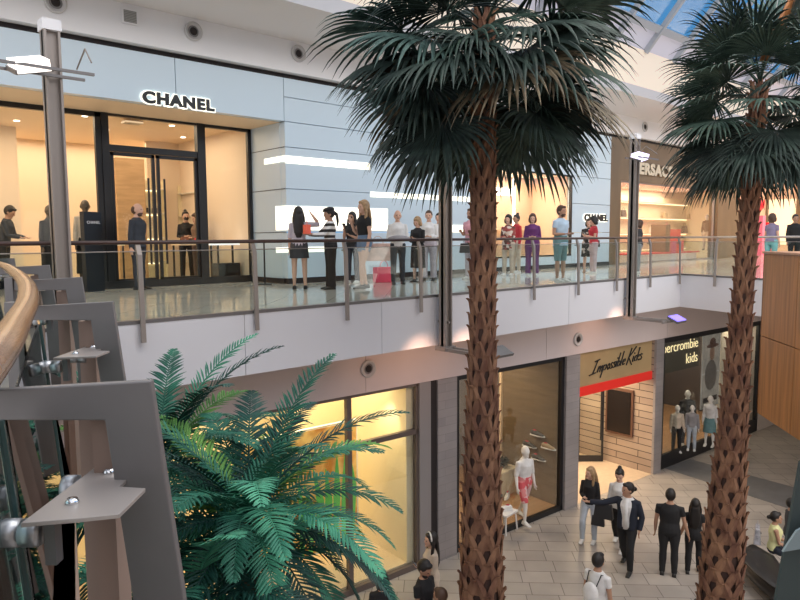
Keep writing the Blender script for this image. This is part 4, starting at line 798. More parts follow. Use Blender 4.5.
def person(foot, hgt, face, label, top=CBK, sleeve='short', bottom=CBK, kind='pants', shoes=SHB, hair=HB, style='short', skin=SK1, arms=('down', 'down'), legs=('stand', 'stand'), lean=0, hem=.93, sex='m', build=1.0, jacket=None, head_turn=0, head_nod=0, name='person', cat='person', group=None, vox=.011, facing_world=None, hat=None, mask=False, base_z=None, headband=False, beard=False, inner=None, skirt_len=.55, glasses=False):
    foot = V(foot); k = hgt/1.72
    cdir = math.atan2(EYE.y-foot.y, EYE.x-foot.x); a = cdir+R(face) if facing_world is None else R(facing_world)
    t = thing(name, label, cat, tuple(foot), a-PI/2, group)
    sh = .185*build if sex == 'm' else .158*build; hp = .10 if sex == 'm' else .105; hipw = .165*build if sex == 'm' else .172*build
    # leg joints
    hz = .90; J = {}
    def nd(v): return V(v).normalized()
    for i, sg in ((0, -1), (1, 1)):
        th, sn = LEG[legs[i]]; h_ = V((sg*hp*.95, 0, hz)); kn = h_+nd((th[0]*sg, th[1], th[2]))*.42; an = kn+nd((sn[0]*sg, sn[1], sn[2]))*.405; J[('hip', i)], J[('knee', i)], J[('ank', i)] = h_, kn, an
    dz = .075-min(J[('ank', 0)].z, J[('ank', 1)].z)
    if legs[0] == 'sit': dz = .50-hz
    for q in J: J[q] = J[q]+V((0, 0, dz))
    pel = V((0, 0, hz+dz)); Lm = Matrix.Translation(pel) @ Matrix.Rotation(-R(lean), 4, 'X') @ Matrix.Translation(-pel)
    def B(x, y, z): return Lm @ V((x, y, z+dz))
    for i, sg in ((0, -1), (1, 1)):
        up_, fo = ARM[arms[i]]; s_ = B(sg*(sh-.01), 0, 1.372); e_ = s_+nd((up_[0]*sg, up_[1], up_[2]))*.29; w_ = e_+nd((fo[0]*sg, fo[1], fo[2]))*.245; J[('sho', i)], J[('elb', i)], J[('wri', i)] = s_, e_, w_
    def torso(mb, g, z0, secs, seg=16):
        pts = [B(0, y, z) for z, rx, ry, y in secs]; rr = [(rx+g, ry+g) for z, rx, ry, y in secs]; mb.tube(pts, rr, seg, ref=(0, 1, 0))
    c = build
    waist = .125 if sex == 'f' else .142
    SEC = [(.83, hipw*.72, .09, 0), (.90, hipw, .118*c, -.01), (.98, hipw*.95, .115*c, -.005), (1.08, waist*c, .098*c, .008), (1.2, (waist+.018)*c, .11*c, .012), (1.30, sh*.84, .122*c+(.012 if sex == 'f' else 0), .018), (1.365, sh*.86, .10*c, .0), (1.415, sh*.62, .078, -.008), (1.445, sh*.40, .064, -.01), (1.47, .068, .058, -.01)]
    mb = MB(); torso(mb, 0, 0, SEC); hc = B(0, .018, 1.605)
    HM = Matrix.Translation(hc) @ Matrix.Scale(1.12, 4) @ Matrix.Rotation(-R(lean)*.6-R(head_nod), 4, 'X') @ Matrix.Rotation(R(head_turn), 4, 'Z')
    mb.tube([B(0, -.01, 1.44), B(0, .0, 1.50), hc-V((0, .012, .04))], [(.062, .06), (.052, .052), (.055, .06)], 12, ref=(0, 1, 0))
    def hf(q):
        f = q.copy()
        if q.z < 0: f.x *= 1-.32*(-q.z/.115); f.y = q.y*(1-.10*(-q.z/.115))+.012*(-q.z/.115)
        return f
    mb.ball((0, 0, 0), (.076, .095, .117), 18, 12, hf, HM)
    mb.ball((0, .096, -.012), (.013, .018, .024), 8, 6, None, HM); mb.ball((0, .078, -.085), (.026, .022, .022), 8, 6, None, HM); mb.ball((0, .075, .03), (.055, .020, .014), 8, 6, None, HM)
    for sg in (-1, 1): mb.ball((sg*.077, -.005, -.01), (.010, .020, .030), 8, 6, None, HM)
    for i, sg in ((0, -1), (1, 1)):
        s_, e_, w_ = J[('sho', i)], J[('elb', i)], J[('wri', i)]
        mb.tube([s_.lerp(B(0, 0, 1.36), .25), s_, s_.lerp(e_, .5), e_, e_.lerp(w_, .3), w_], [.05, .052, .043, .037, .038, .026], 10)
        fd = (w_-e_).normalized(); lat = fd.cross(V((0, 0, 1)) if abs(fd.z) < .8 else V((0, 1, 0))).normalized()
        if abs(fd.z) >= .8: lat = V((0, 1, 0)); lat = (lat-fd*lat.dot(fd)).normalized()
        nr = fd.cross(lat).normalized()*(-1 if True else 1)
        pe = w_+fd*.085; mb.tube([w_, w_+fd*.03, pe], [(.026, .02), (.038, .016), (.040, .014)], 8, ref=nr)
        for f, ln_ in ((-1.5, .058), (-.5, .070), (.5, .074), (1.5, .066)):
            q0 = pe+lat*(f*.0195)-fd*.01; q1 = q0+fd*ln_*.5+nr*.008; q2 = q1+fd*ln_*.35+nr*.022; mb.tube([q0, q1, q2], [.0088, .0085, .0078], 6)
        q0 = w_+fd*.02+lat*.03; mb.tube([q0, q0+fd*.028+lat*.024+nr*.008, q0+fd*.058+lat*.030+nr*.016], [.012, .0105, .009], 6)
        h_, kn, an = J[('hip', i)], J[('knee', i)], J[('ank', i)]
        mb.tube([h_+V((0, 0, .03)), h_.lerp(kn, .25), h_.lerp(kn, .7), kn, kn.lerp(an, .28), kn.lerp(an, .75), an], [.082*c, .083*c, .062, .053, .055, .037, .034], 12, ref=(0, 1, 0))
        mb.tube([an+V((0, -.045, -.045)), an+V((0, -.01, -.03)), an+V((0, .08, -.048)), an+V((0, .165, -.06))], [(.028, .026), (.034, .036), (.040, .024), (.030, .012)], 8)
    for q in range(len(mb.v)): mb.v[q] = mb.v[q]*k
    S = Matrix.Scale(k, 4)
    o = link('body', remeshed(mb, vox*k), skin, t)
    def add(nm, fn, m_, vx=.013, sm=2):
        b = MB(); fn(b); b.v = [v*k for v in b.v]; return link(nm, remeshed(b, vx*k, sm), m_, t)
    def raw(nm, fn, m_, smooth=True, par=None):
        b = MB(); fn(b); b.v = [v*k for v in b.v]; return b.build(nm, m_, par or t, smooth)
    # face
    if name == 'person':
        for sg in (-1, 1): raw('eye', lambda b: b.ball((sg*.030, .084, .006), (.013, .010, .0075), 8, 5, None, HM), EYEM, par=o)
        raw('mouth', lambda b: b.ball((0, .088, -.053), (.022, .008, .006), 8, 5, None, HM), LIPM, par=o)
    # lower garment
    def leg_tube(b, i, upto, g, flare=0):
        h_, kn, an = J[('hip', i)], J[('knee', i)], J[('ank', i)]; P = [h_+V((0, 0, .05)), h_.lerp(kn, .25), h_.lerp(kn, .7), kn, kn.lerp(an, .35), kn.lerp(an, .8), an+V((0, 0, -.015))]; r = [.086*c, .086*c, .066, .058, .060, .046+flare, .044+flare*1.6]
        n = upto; b.tube(P[:n], [q+g for q in r[:n]], 12, ref=(0, 1, 0))
    if kind in ('pants', 'shorts', 'baggy'):
        g = .012 if kind == 'pants' else .016 if kind == 'shorts' else .022
        def fn(b):
            torso(b, g+.002, 0, SEC[:4])
            for i in (0, 1): leg_tube(b, i, 7 if kind != 'shorts' else (4 if sex == 'm' else 2), g, .0 if kind == 'pants' else .012)
            if kind == 'shorts' and sex == 'f':
                for i in (0, 1): h_, kn = J[('hip', i)], J[('knee', i)]; b.tube([h_, h_.lerp(kn, .38)], [.09*c, .088*c], 12, ref=(0, 1, 0))
        add({'pants': 'trousers', 'shorts': 'shorts', 'baggy': 'trousers'}[kind], fn, bottom)
    elif kind in ('skirt', 'dress'):
        sl = skirt_len; y1 = max(J[('knee', 0)].y, J[('knee', 1)].y)*.4
        add('skirt', lambda b: b.tube([B(0, 0, 1.07), B(0, -.005, .97), B(0, -.008, .88), V((0, y1*.5, .88-sl*.5+dz)), V((0, y1, .88-sl+dz))], [(waist+.014, .108), (hipw+.012, .13), (hipw+.022, .14), (hipw+.028, .15), (hipw+.038, .165)], 18, ref=(0, 1, 0)), bottom)
    # upper garment
    if top is not None:
        def fn(b):
            secs = [s for s in SEC if s[0] >= hem-.03]
            if hem < SEC[1][0]: secs = SEC[1:]; secs = [(hem, hipw+.012, .125*c, -.005)]+secs
            torso(b, .015, 0, secs[:-1]+[(1.455, .078, .060, -.01)])
            for i in (0, 1):
                s_, e_, w_ = J[('sho', i)], J[('elb', i)], J[('wri', i)]; P = [s_.lerp(B(0, 0, 1.36), .3), s_+V((0, 0, .004)), s_.lerp(e_, .5), e_, e_.lerp(w_, .4), e_.lerp(w_, .95)]; r = [.058, .062, .056, .050, .049, .039]
                n = {'none': 2, 'short': 3, 'elbow': 4, 'long': 6}[sleeve]; b.tube(P[:n], r[:n], 10)
        add('top', fn, top)
    if jacket is not None:
        def fn(b):
            for sg in (-1, 1):
                P = [B(sg*.10, -.01, .86), B(sg*.105, -.005, 1.0), B(sg*.10, 0, 1.15), B(sg*.11, .0, 1.3), B(sg*.10, -.01, 1.42)]; b.tube(P, [(.09, .15), (.085, .14), (.08, .135), (.085, .135), (.07, .09)], 12, ref=(0, 1, 0))
            torso(b, .02, 0, [(z, rx*.95, ry*.7, y-.05) for z, rx, ry, y in SEC[1:-1]])
            for i in (0, 1): s_, e_, w_ = J[('sho', i)], J[('elb', i)], J[('wri', i)]; b.tube([s_.lerp(B(0, 0, 1.36), .3), s_, s_.lerp(e_, .5), e_, e_.lerp(w_, .4), e_.lerp(w_, .97)], [.066, .070, .064, .057, .055, .045], 10)
        add('jacket', fn, jacket)
    if inner is not None: raw('shirt_front', lambda b: b.tube([B(0, .105, .88), B(0, .118, 1.1), B(0, .135, 1.28), B(0, .085, 1.44)], [(.05, .055), (.045, .055), (.045, .055), (.04, .03)], 10, ref=(0, 1, 0)), inner)
    # shoes
    if shoes is not None:
        for i in (0, 1):
            an = J[('ank', i)]; add('shoe', lambda b: b.tube([an+V((0, -.075, -.040)), an+V((0, -.05, -.034)), an+V((0, .02, -.030)), an+V((0, .10, -.048)), an+V((0, .185, -.060)), an+V((0, .20, -.062))], [(.02, .02), (.040, .042), (.043, .046), (.050, .028), (.040, .016), (.02, .01)], 10).box(-.042, .042, -.075, .19, -.075, -.058, Matrix.Translation(an)), shoes, .011, 1)
    # hair
    def cap_hair(b, g=.0): b.ball((0, -.022, .026), (.088+g, .100+g, .112+g), 16, 10, None, HM); b.ball((0, .045, .088), (.06, .045, .03), 10, 6, None, HM)
    if style == 'short': add('hair', lambda b: cap_hair(b), hair, .012)
    elif style == 'afro': add('hair', lambda b: b.ball((0, -.02, .035), (.115, .115, .115), 16, 10, None, HM), hair, .014)
    elif style == 'long':
        def fn(b):
            cap_hair(b, .004); b.tube([HM @ V((0, -.05, .06)), HM @ V((0, -.085, -.06)), HM @ V((0, -.10, -.20)), HM @ V((0, -.11, -.36)), HM @ V((0, -.10, -.46))], [(.08, .05), (.10, .05), (.12, .042), (.10, .03), (.05, .015)], 12, ref=(0, 1, 0))
            for sg in (-1, 1): b.tube([HM @ V((sg*.07, -.01, .03)), HM @ V((sg*.092, -.005, -.08)), HM @ V((sg*.10, .015, -.20)), HM @ V((sg*.095, .04, -.32))], [.03, .034, .030, .010], 8)
        add('hair', fn, hair, .012)
    elif style == 'bob':
        def fn(b):
            cap_hair(b, .008); b.tube([HM @ V((0, -.04, .05)), HM @ V((0, -.055, -.05)), HM @ V((0, -.045, -.12))], [(.09, .06), (.105, .06), (.085, .045)], 12, ref=(0, 1, 0))
            for sg in (-1, 1): b.ball((sg*.078, .0, -.03), (.03, .045, .075), 8, 6, None, HM)
        add('hair', fn, hair, .012)
    elif style in ('bun', 'lowbun'):
        add('hair', lambda b: (cap_hair(b, -.002), b.ball((0, -.06, .135) if style == 'bun' else (0, -.13, -.0), (.042, .042, .04), 10, 7, None, HM)), hair, .012)
    elif style == 'pony':
        add('hair', lambda b: (cap_hair(b), b.tube([HM @ V((0, -.10, .03)), HM @ V((0, -.15, -.02)), HM @ V((0, -.145, -.16)), HM @ V((0, -.12, -.26))], [.03, .032, .03, .012], 8)), hair, .012)
    elif style == 'thin': add('hair', lambda b: b.ball((0, -.035, .0), (.082, .085, .085), 14, 8, None, HM), hair, .012)
    if beard: raw('beard', lambda b: b.ball((0, .045, -.075), (.052, .052, .045), 12, 8, None, HM), hair)
    if hat is not None: raw('cap', lambda b: (b.ball((0, -.01, .085), (.10, .115, .05), 14, 8, None, HM), b.ball((0, .085, .062), (.07, .055, .010), 12, 6, None, HM)), hat)
    if mask: raw('face_mask', lambda b: b.ball((0, .072, -.045), (.055, .04, .048), 12, 8, None, HM), CBK)
    if glasses: raw('glasses', lambda b: (b.ball((.033, .09, .008), (.026, .012, .018), 8, 6, None, HM), b.ball((-.033, .09, .008), (.026, .012, .018), 8, 6, None, HM)), EYEM)
    if headband: raw('headband', lambda b: b.tube([HM @ V((math.cos(q)*.092, .0+.02, math.sin(q)*.112+.015)) for q in [PI*j/12 for j in range(13)]], .014, 6), SHW)
    t['_k'] = k
    def wp(q): return Matrix.Translation(foot) @ Matrix.Rotation(a-PI/2, 4, 'Z') @ (q*k)
    t2 = {'hand0': wp(J[('wri', 0)]+(J[('wri', 0)]-J[('elb', 0)]).normalized()*.09), 'hand1': wp(J[('wri', 1)]+(J[('wri', 1)]-J[('elb', 1)]).normalized()*.09), 'sho0': wp(J[('sho', 0)]), 'sho1': wp(J[('sho', 1)]), 'rz': a-PI/2, 'obj': t, 'wp': wp, 'k': k}
    del t['_k']
    return t2
def U(px, py): return at(px, py, z=0)
def Lw(px, py): return at(px, py, z=LZ)
PHM = mat('phone_black', (.01, .01, .012), .2)
def phone(P, hand, label):
    t = thing('phone', label, 'phone', tuple(P['hand%d' % hand]+V((0, 0, .02))), P['rz']); M = Matrix.Rotation(R(-35), 4, 'X')
    MB().box(-.037, .037, -.005, .005, -.07, .08, M).build('phone_body', PHM, t, bevel=.003); MB().box(-.033, .033, -.0065, -.005, -.063, .073, M).build('phone_screen', mat('phone_screen', (.5, .55, .62), .2, emit=.5), t); return t
def carry(P, hand, s, m_, label, drop=None, grp=None, name='shopping_bag', dx=0, open_top=True):
    h = P['hand%d' % hand]; return handbag((h.x, h.y, h.z-s*1.02), s, m_, label, P['rz']+dx, name, 'bag', grp, open_top)

# ---- upper walkway, from left to right
G = person(at(140, 289.5, z=0), 1.79, 62, 'bald bearded guard in a dark suit standing before the shop doors', top=CSL, sleeve='long', bottom=CSL, skin=SK1, hair=HBR, style='thin', arms=('back', 'back'), build=1.15, beard=True, hem=.84)
person(at(6, 285, z=0), 1.86, 70, 'dark suited shop assistant bending over the black counter at far left', top=CSL, sleeve='long', skin=SK2, arms=('lap', 'lap'), lean=12, head_nod=25)
t_ = at(20, 250, y=16.0)
person((7.9, 17.4, 0), 1.78, 10, 'masked shop assistant in black seen through the glass right of the doors', sex='f', style='bun', top=CBK, sleeve='long', arms=('hold', 'hold'), skin=SK1, mask=True)
Q = person((8.0, 16.95, 0), 1.72, -60, 'long haired customer in brown looking down behind the glass near the facade corner', sex='f', style='long', hair=HBR, top=cloth('cloth_brown', (.22, .14, .10)), sleeve='long', bottom=cloth('cloth_brown2', (.12, .08, .07)), arms=('hold', 'hold'), head_nod=15)
p = person(U(300, 289), 1.68, 178, 'woman with long black hair and grey mini skirt seen from behind', sex='f', style='long', hair=HB, top=CLG, sleeve='elbow', bottom=CCH, kind='skirt', skirt_len=.22, shoes=SHB, skin=SK1, arms=('down', 'head'), legs=('stand', 'stand'))
p = person(U(331, 289), 1.66, -75, 'person in a black and white striped jumper and flat cap holding a red bag', sex='f', style='pony', hair=HB, top=STRP, sleeve='long', bottom=CBK, kind='baggy', shoes=SHB, skin=SK2, arms=('reach', 'reach'), hat=CBK, head_nod=10)
hh = p['hand0']; handbag((hh.x, hh.y, hh.z), .26, mat('bag_coral', (.95, .16, .10), .5), 'small coral red gift bag held out by the person in the striped jumper', p['rz'], 'gift_bag', 'bag', None, True)
p = person(U(353, 283), 1.64, -25, 'woman in black with sunglasses and jeans behind the blonde woman', sex='f', style='long', hair=HB, top=CBK, sleeve='short', bottom=cloth('dark_denim', (.035, .045, .07)), shoes=SHW, skin=SK2, arms=('phone', 'high'), glasses=True)
phone(p, 1, 'phone in the raised hand of the woman with sunglasses')
p = person(U(365, 289), 1.80, -58, 'tall blonde woman in denim shorts and black top carrying a paper bag', sex='f', style='long', hair=HBL, top=CBK, sleeve='short', bottom=CDN, kind='shorts', shoes=SHB, skin=SK1, arms=('bag', 'high'), legs=('bent', 'stand'), hem=.99)
p2 = at(384, 249, d=14.3); handbag((*at(378, 258, d=13.9).xy, .58), .50, mat('paper_bag', (.75, .52, .45), .7, noise=.3, nscale=8), 'beige printed tote bag at the side of the tall blonde woman', p['rz']+R(60), 'tote_bag', 'bag', None, True)
b = U(384, 282); handbag((b.x, b.y, 0), .50, mat('bag_crimson', (.85, .04, .12), .45), 'large red carrier bag standing on the floor by the blonde woman', R(-10), 'carrier_bag', 'bag', None, True)
person(U(398, 284), 1.66, 8, 'balding older man in white shirt with a grey coat over his arms', style='thin', hair=HGR, top=CWH, sleeve='long', bottom=CSL, skin=SK1, arms=('hold', 'hold'), shoes=SHB)
p = U(398, 284); tag(MB().ball((0, 0, 0), (.25, .08, .07), 14, 8).build('folded_coat', CGR, None, True), 'grey coat folded over the arms of the balding older man', 'coat'); bpy.data.objects['folded_coat'].location = (p.x-.16, p.y-.22, 1.04); bpy.data.objects['folded_coat'].rotation_euler = (0, 0, R(-42))
person(U(418, 282), 1.52, -35, 'grey haired woman in loose black clothes bending her head', sex='f', style='bob', hair=HBL, top=CBK, sleeve='long', bottom=CBK, kind='skirt', skirt_len=.5, shoes=SHB, skin=SK1, arms=('phone', 'phone'), head_nod=20, hem=.8, build=1.1)
p = person(U(429, 280), 1.70, -8, 'tall woman in a cream blouse and pale wide trousers behind the one in black', sex='f', style='lowbun', hair=HBR, top=CWH, sleeve='long', bottom=CLG, kind='baggy', shoes=SHB, skin=SK1, arms=('hold', 'hold'))
p = person(U(439, 278.5), 1.66, -15, 'person in white and beige half hidden behind the steel column', sex='f', style='short', hair=HB, top=CWH, sleeve='long', bottom=CBE, shoes=SHB, skin=SK1, arms=('hold', 'down'))
p = person(U(471, 279), 1.76, -40, 'bearded man in a pink shirt partly hidden by the near palm trunk', style='short', hair=HBR, top=CPK, sleeve='short', bottom=CLG, shoes=SHW, skin=SK2, arms=('hold', 'phone'), beard=True)
hh = p['hand0']; handbag((hh.x-.05, hh.y-.05, hh.z-.45), .32, BAGK, 'black crossbody bag hanging beside the man in the pink shirt', p['rz'])
person(U(508, 275.5), 1.64, -20, 'woman in a red and white floral tunic with pale leggings', sex='f', style='bob', hair=HB, top=FLR, sleeve='long', bottom=CBE, shoes=SHW, skin=SK1, arms=('phone', 'hold'), hem=.74)
person(U(516, 272.5), 1.70, -50, 'dark haired woman looking left behind the floral tunic', sex='f', style='bun', hair=HB, top=CRD, sleeve='long', bottom=CBE, shoes=SHW, skin=SK2, arms=('down', 'down'))
person(U(532, 275.5), 1.66, 0, 'woman in a purple top and trousers with a white shoulder strap', sex='f', style='bob', hair=HBR, top=CPU, sleeve='long', bottom=CPU, kind='baggy', shoes=SHW, skin=SK1, arms=('hold', 'hold'), hem=.84, build=1.05)
person(U(560, 281.5), 1.76, 52, 'bearded man in a pale shirt and teal shorts by the railing', style='short', hair=HBR, top=CLB, sleeve='short', bottom=CTL, kind='shorts', shoes=SHW, skin=SK2, arms=('hold', 'hold'), beard=True, build=1.12, hem=.82)
person(U(588, 272), 1.56, -5, 'small woman in a black floral knee length dress', sex='f', style='bob', hair=HB, top=FLK, sleeve='elbow', bottom=FLK, kind='dress', skirt_len=.38, shoes=SHT, skin=SK1, arms=('phone', 'phone'), build=1.15)
p = person(U(593, 273.5), 1.60, -70, 'woman in a red top and pale pink trousers looking at her phone', sex='f', style='bob', hair=HB, top=CRD, sleeve='short', bottom=cloth('cloth_pale_pink', (.62, .48, .50)), shoes=SHW, skin=SK1, arms=('phone', 'phone'), head_nod=18)
phone(p, 0, 'phone held by the woman in the red top'); q = p['wp'](V((.12, -.16, .92))); handbag((q.x, q.y, q.z-.1), .26, BAGK, 'black shoulder bag at the back of the woman in the red top', p['rz'])
person(U(638, 273), 1.50, -90, 'person in dark clothes half hidden behind the right steel column', sex='f', style='bob', hair=HBR, top=CCH, sleeve='long', bottom=CGR, shoes=SHW, skin=SK1, arms=('hold', 'hold'))
p = person(U(770, 271.5), 1.66, 150, 'person in turquoise trousers with a patterned backpack at far right', sex='f', style='bob', hair=HBR, top=cloth('cloth_mauve', (.25, .22, .35)), sleeve='short', bottom=cloth('cloth_turquoise', (.22, .48, .50)), shoes=SHW, skin=SK1)
person(U(793, 268), 1.70, 20, 'distant person in black beside the far bright shop', sex='m', top=CBK, sleeve='long', bottom=CBK, skin=SK2)
# mannequins of the glazed shop
def mannequin(loc, hgt, face, label, **k): return person(loc, hgt, face, label, name='mannequin', cat='mannequin', style='bald', vox=.012, **k)
mannequin((at(88, 270, y=15.7).x, 15.7, 0), 1.92, 10, 'dark headed mannequin in a pale top behind the black totem', top=CBE, sleeve='long', bottom=CBK, kind='skirt', skirt_len=.6, skin=MAND, sex='f', shoes=SHB)
mannequin((at(52, 270, y=16.0).x, 16.0, 0), 1.80, 30, 'dark mannequin with hand on hip, partly behind the left steel column', top=CCH, sleeve='long', bottom=CBK, kind='dress', skirt_len=.7, skin=MAND, sex='f', arms=('hip', 'down'), shoes=SHB)
q = at(706, 250, y=14.4)
mannequin((q.x, 14.4, .36), 1.72, -10, 'pale mannequin in brown jacket on the boutique podium', top=cloth('cloth_bronze', (.12, .07, .04)), sleeve='long', bottom=CBE, skin=MANW, sex='f', shoes=SHB)

# ---- lower concourse
p = person(Lw(589, 541), 1.70, -15, 'blonde woman in a black jumper and pale jeans with white trainers', sex='f', style='long', hair=HBL, top=CBK, sleeve='long', bottom=CLD, shoes=SHW, skin=SK1, arms=('down', 'hold'), legs=('stand', 'fwd'), head_turn=-30, vox=.010)
carry(p, 0, .30, BAGK, 'black handbag hanging from the arm of the blonde woman', name='handbag', open_top=False)
p = person(Lw(618, 547), 1.80, -12, 'woman with a hair bun in a white jumper looking at her phone', sex='f', style='bun', hair=HB, top=CWH, sleeve='long', bottom=CBK, shoes=SHW, skin=SK1, arms=('phone', 'down'), legs=('fwd', 'bk'), head_nod=22, vox=.010)
phone(p, 0, 'phone in the hand of the woman with the hair bun')
p = person(Lw(626, 569), 1.86, -14, 'man in a navy bomber jacket and white tee pointing left', style='lowbun', hair=HB, top=CWH, sleeve='short', bottom=CBK, shoes=SHB, skin=SK2, jacket=CNV, inner=CWH, arms=('pocket', 'point'), legs=('fwd', 'bk'), head_turn=-45, vox=.010, build=1.05)
q = p['wp'](V((.42, .10, .95))); handbag((q.x, q.y, q.z), .40, BAGK, 'large black bag hanging beside the man in the navy jacket', p['rz'])
person(Lw(668, 575), 1.78, 178, 'broad man in black tee and black trousers seen from behind holding hands', style='short', hair=HB, top=CBK, sleeve='short', bottom=CBK, shoes=SHB, skin=SK2, arms=('down', 'hand'), legs=('stand', 'stand'), build=1.15, vox=.010)
person(Lw(693, 574), 1.56, 182, 'small woman in black from behind holding the hand of the broad man', sex='f', style='long', hair=HB, top=CBK, sleeve='short', bottom=CBK, shoes=SHB, skin=SK2, arms=('hand', 'down'), legs=('stand', 'fwd'), vox=.010)
a = Lw(596, 655)
p = person(a, 1.72, 150, 'person with short black hair in a white tee with a thin dark backpack strap', style='short', hair=HB, top=CWH, sleeve='short', bottom=CCH, shoes=SHW, skin=SK2, vox=.011)
t = thing('backpack', 'small white backpack with a dark strap on the person at the bottom edge', 'backpack', tuple(p['wp'](V((0, -.21, 1.12)))), p['rz']); MB().ball((0, 0, .02), (.14, .08, .19), 14, 9).build('pack', CWH, t, True); 
for sg in (-1, 1): MB().tube([(sg*.09, .02, .16), (sg*.11, .13, .32), (sg*.11, .26, .26), (sg*.10, .30, .10)], .010, 6).build('strap', BAGK, t)
# group by the cream window
p = person(Lw(432, 626), 1.70, -70, 'woman with a white headband and long black braid in a beige jacket', sex='f', style='long', hair=HB, top=CBE, sleeve='long', bottom=CBE, shoes=SHW, skin=SK1, arms=('phone', 'down'), headband=True, vox=.010)
phone(p, 0, 'phone held out by the woman with the white headband')
p = person(Lw(424, 668), 1.78, 55, 'man in black with curly dark hair bent over a lit phone', style='short', hair=HB, top=CBK, sleeve='short', bottom=CBK, shoes=SHB, skin=SK2, arms=('phone', 'phone'), head_nod=25, vox=.010, beard=True)
phone(p, 1, 'lit phone in the hands of the man in black')
person(Lw(441, 690), 1.60, -120, 'person with brown hair at the bottom edge beside the near palm trunk', sex='f', style='short', hair=HBR, top=CRD, sleeve='short', bottom=CBK, shoes=SHB, skin=SK2)
p = person(Lw(383, 676), 1.68, 175, 'woman in black with a pink patterned scarf beneath the feathery palm', sex='f', style='bob', hair=HB, top=CBK, sleeve='long', bottom=FLP, kind='dress', skirt_len=.5, shoes=SHB, skin=SK1)
# curved bench with three seated people at right
BC = Lw(800, 598); bdir = math.atan2(Rt.y, Rt.x)
t = thing('curved_bench', 'dark rounded bench at the right edge with seated people', 'bench', (BC.x, BC.y, LZ), bdir+R(10))
BN = mat('bench_dark', (.022, .02, .02), .4)
pts = [(-.62+.0*k, 0, 0) for k in range(2)]
mb = MB(); arc = [V((1.5-2.0*math.cos(a_), 2.3*math.sin(a_)-.2, 0)) for a_ in [R(-40+10*k) for k in range(9)]]
MB().tube([q+V((0, 0, .25)) for q in arc], [(.05, .2)]+[(.30, .20)]*7+[(.05, .2)], 14, ref=(0, 0, 1)).build('bench_base', BN, t, True); MB().tube([q+V((0, 0, .44)) for q in arc], [(.05, .03)]+[(.34, .05)]*7+[(.05, .03)], 14, ref=(0, 0, 1)).build('bench_seat', BN, t, True)
def seat(px, py): return at(px, py, z=LZ+.5)
def sitter(px, py, label, **k): q = at(px, py, z=LZ+.5); return person((q.x, q.y, LZ), 1.6, k.pop('face', 150), label, legs=('sit', 'sit'), **k)
p = sitter(774, 547, 'seated woman in a yellow top with a dark crossbody strap', sex='f', style='lowbun', hair=HB, top=CYE, sleeve='none', bottom=CNV, skin=SK2, arms=('lap', 'lap'), face=100)
sitter(790, 532, 'seated person in dark grey beside the one in yellow', style='short', hair=HB, top=CCH, sleeve='short', bottom=CBK, skin=SK2, arms=('lap', 'lap'), face=110)
sitter(800, 515, 'seated person mostly hidden at the right edge behind the other two', style='short', hair=HB, top=CBK, sleeve='short', bottom=CBK, skin=SK2, arms=('lap', 'lap'), face=110)
q = at(757, 541, z=LZ+.5); handbag((q.x, q.y, LZ+.5), .42, mat('bag_silver', (.5, .5, .55), .35, noise=.5, nscale=12), 'silver grey bag standing on the bench left of the woman in yellow', R(20))

# ---- shoe shop display
q = at(528, 521, z=LZ+.12)
def lmann(px, py, hgt, label, **k): q = at(px, py, z=LZ+k.pop('bz', .12)); return mannequin(tuple(q), hgt, k.pop('face', 20), label, **k)
p = lmann(524, 521, 1.86, 'white mannequin in a pale tee and red shorts striding in the shoe shop window', top=CWH, sleeve='elbow', bottom=floral('red_print', (.65, .10, .12), (.7, .25, .25), (.75, .5, .5), 10), kind='shorts', skin=MANW, legs=('bk', 'fwd'), arms=('down', 'bag'), shoes=SHW, face=40)
def shoe(loc, rz, m_, label, s=1.0, tilt=0, grp=None):
    t = thing('trainer', label, 'shoe', tuple(loc), rz, grp); t.scale = (s, s, s); t.rotation_euler = (tilt, 0, rz)
    b = MB().tube([(0, -.15, .05), (0, -.12, .065), (0, -.04, .07), (0, .05, .05), (0, .13, .04), (0, .17, .03)], [(.02, .03), (.038, .055), (.04, .06), (.045, .04), (.042, .028), (.02, .012)], 10, ref=(0, 0, 1)); link('upper', remeshed(b, .012), m_, t)
    MB().tube([(0, -.16, .015), (0, -.1, .015), (0, .05, .015), (0, .18, .02)], [(.03, .018), (.044, .018), (.05, .018), (.03, .014)], 10, ref=(0, 0, 1)).build('sole', SHW, t, True)
    MB().ball((0, -.055, .115), (.024, .05, .02), 8, 6).build('lining', CRD, t, True); return t
SH1 = mat('shoe_dark_grey', (.06, .06, .06), .6); n_ = lpt(13.72, 1.2, 0)
for px, py, m_, l in ((537, 434, SH1, 'dark trainer with a red lining highest on the tan display wall'), (529, 445, SH1, 'grey trainer on the tan wall at the left above the mannequin head'), (548, 447, mat('shoe_tan2', (.4, .3, .18), .6), 'tan and white trainer at the right on the tan display wall'), (538, 458, SH1, 'dark trainer with a pink sole lowest on the tan display wall')):
    r = ray(px, py); c = lpt(13.7, 0, 0); u_ = V((math.cos(LROT), math.sin(LROT), 0)); tt = ((c-EYE).dot(u_))/(r.dot(u_)); q = EYE+r*tt; s = shoe((q.x, q.y, q.z-.06), LROT+R(185), m_, l, 1.25)
    bx('shoe_peg', BLACK, .02, .10, -.01, .01, .0, .012, s)
q = at(505, 482, z=LZ+.9)
t = thing('display_crate', 'pale wooden crate in the shoe shop window behind the trunk', 'crate', (*at(500, 492, z=LZ+.12).xy, LZ+.12), LROT+R(8)); bx('crate_body', mat('crate_pale', (.62, .52, .36), .6), -.35, .35, -.3, .3, 0, .62, t, bevel=.01); bx('crate_lid', mat('crate_lid', (.68, .58, .42), .6), -.37, .37, -.32, .32, .62, .68, t, bevel=.01)
c = V((*at(500, 492, z=LZ+.12).xy, LZ+.80)); t = thing('potted_plant', 'dark bushy plant on top of the pale crate', 'plant', tuple(c))
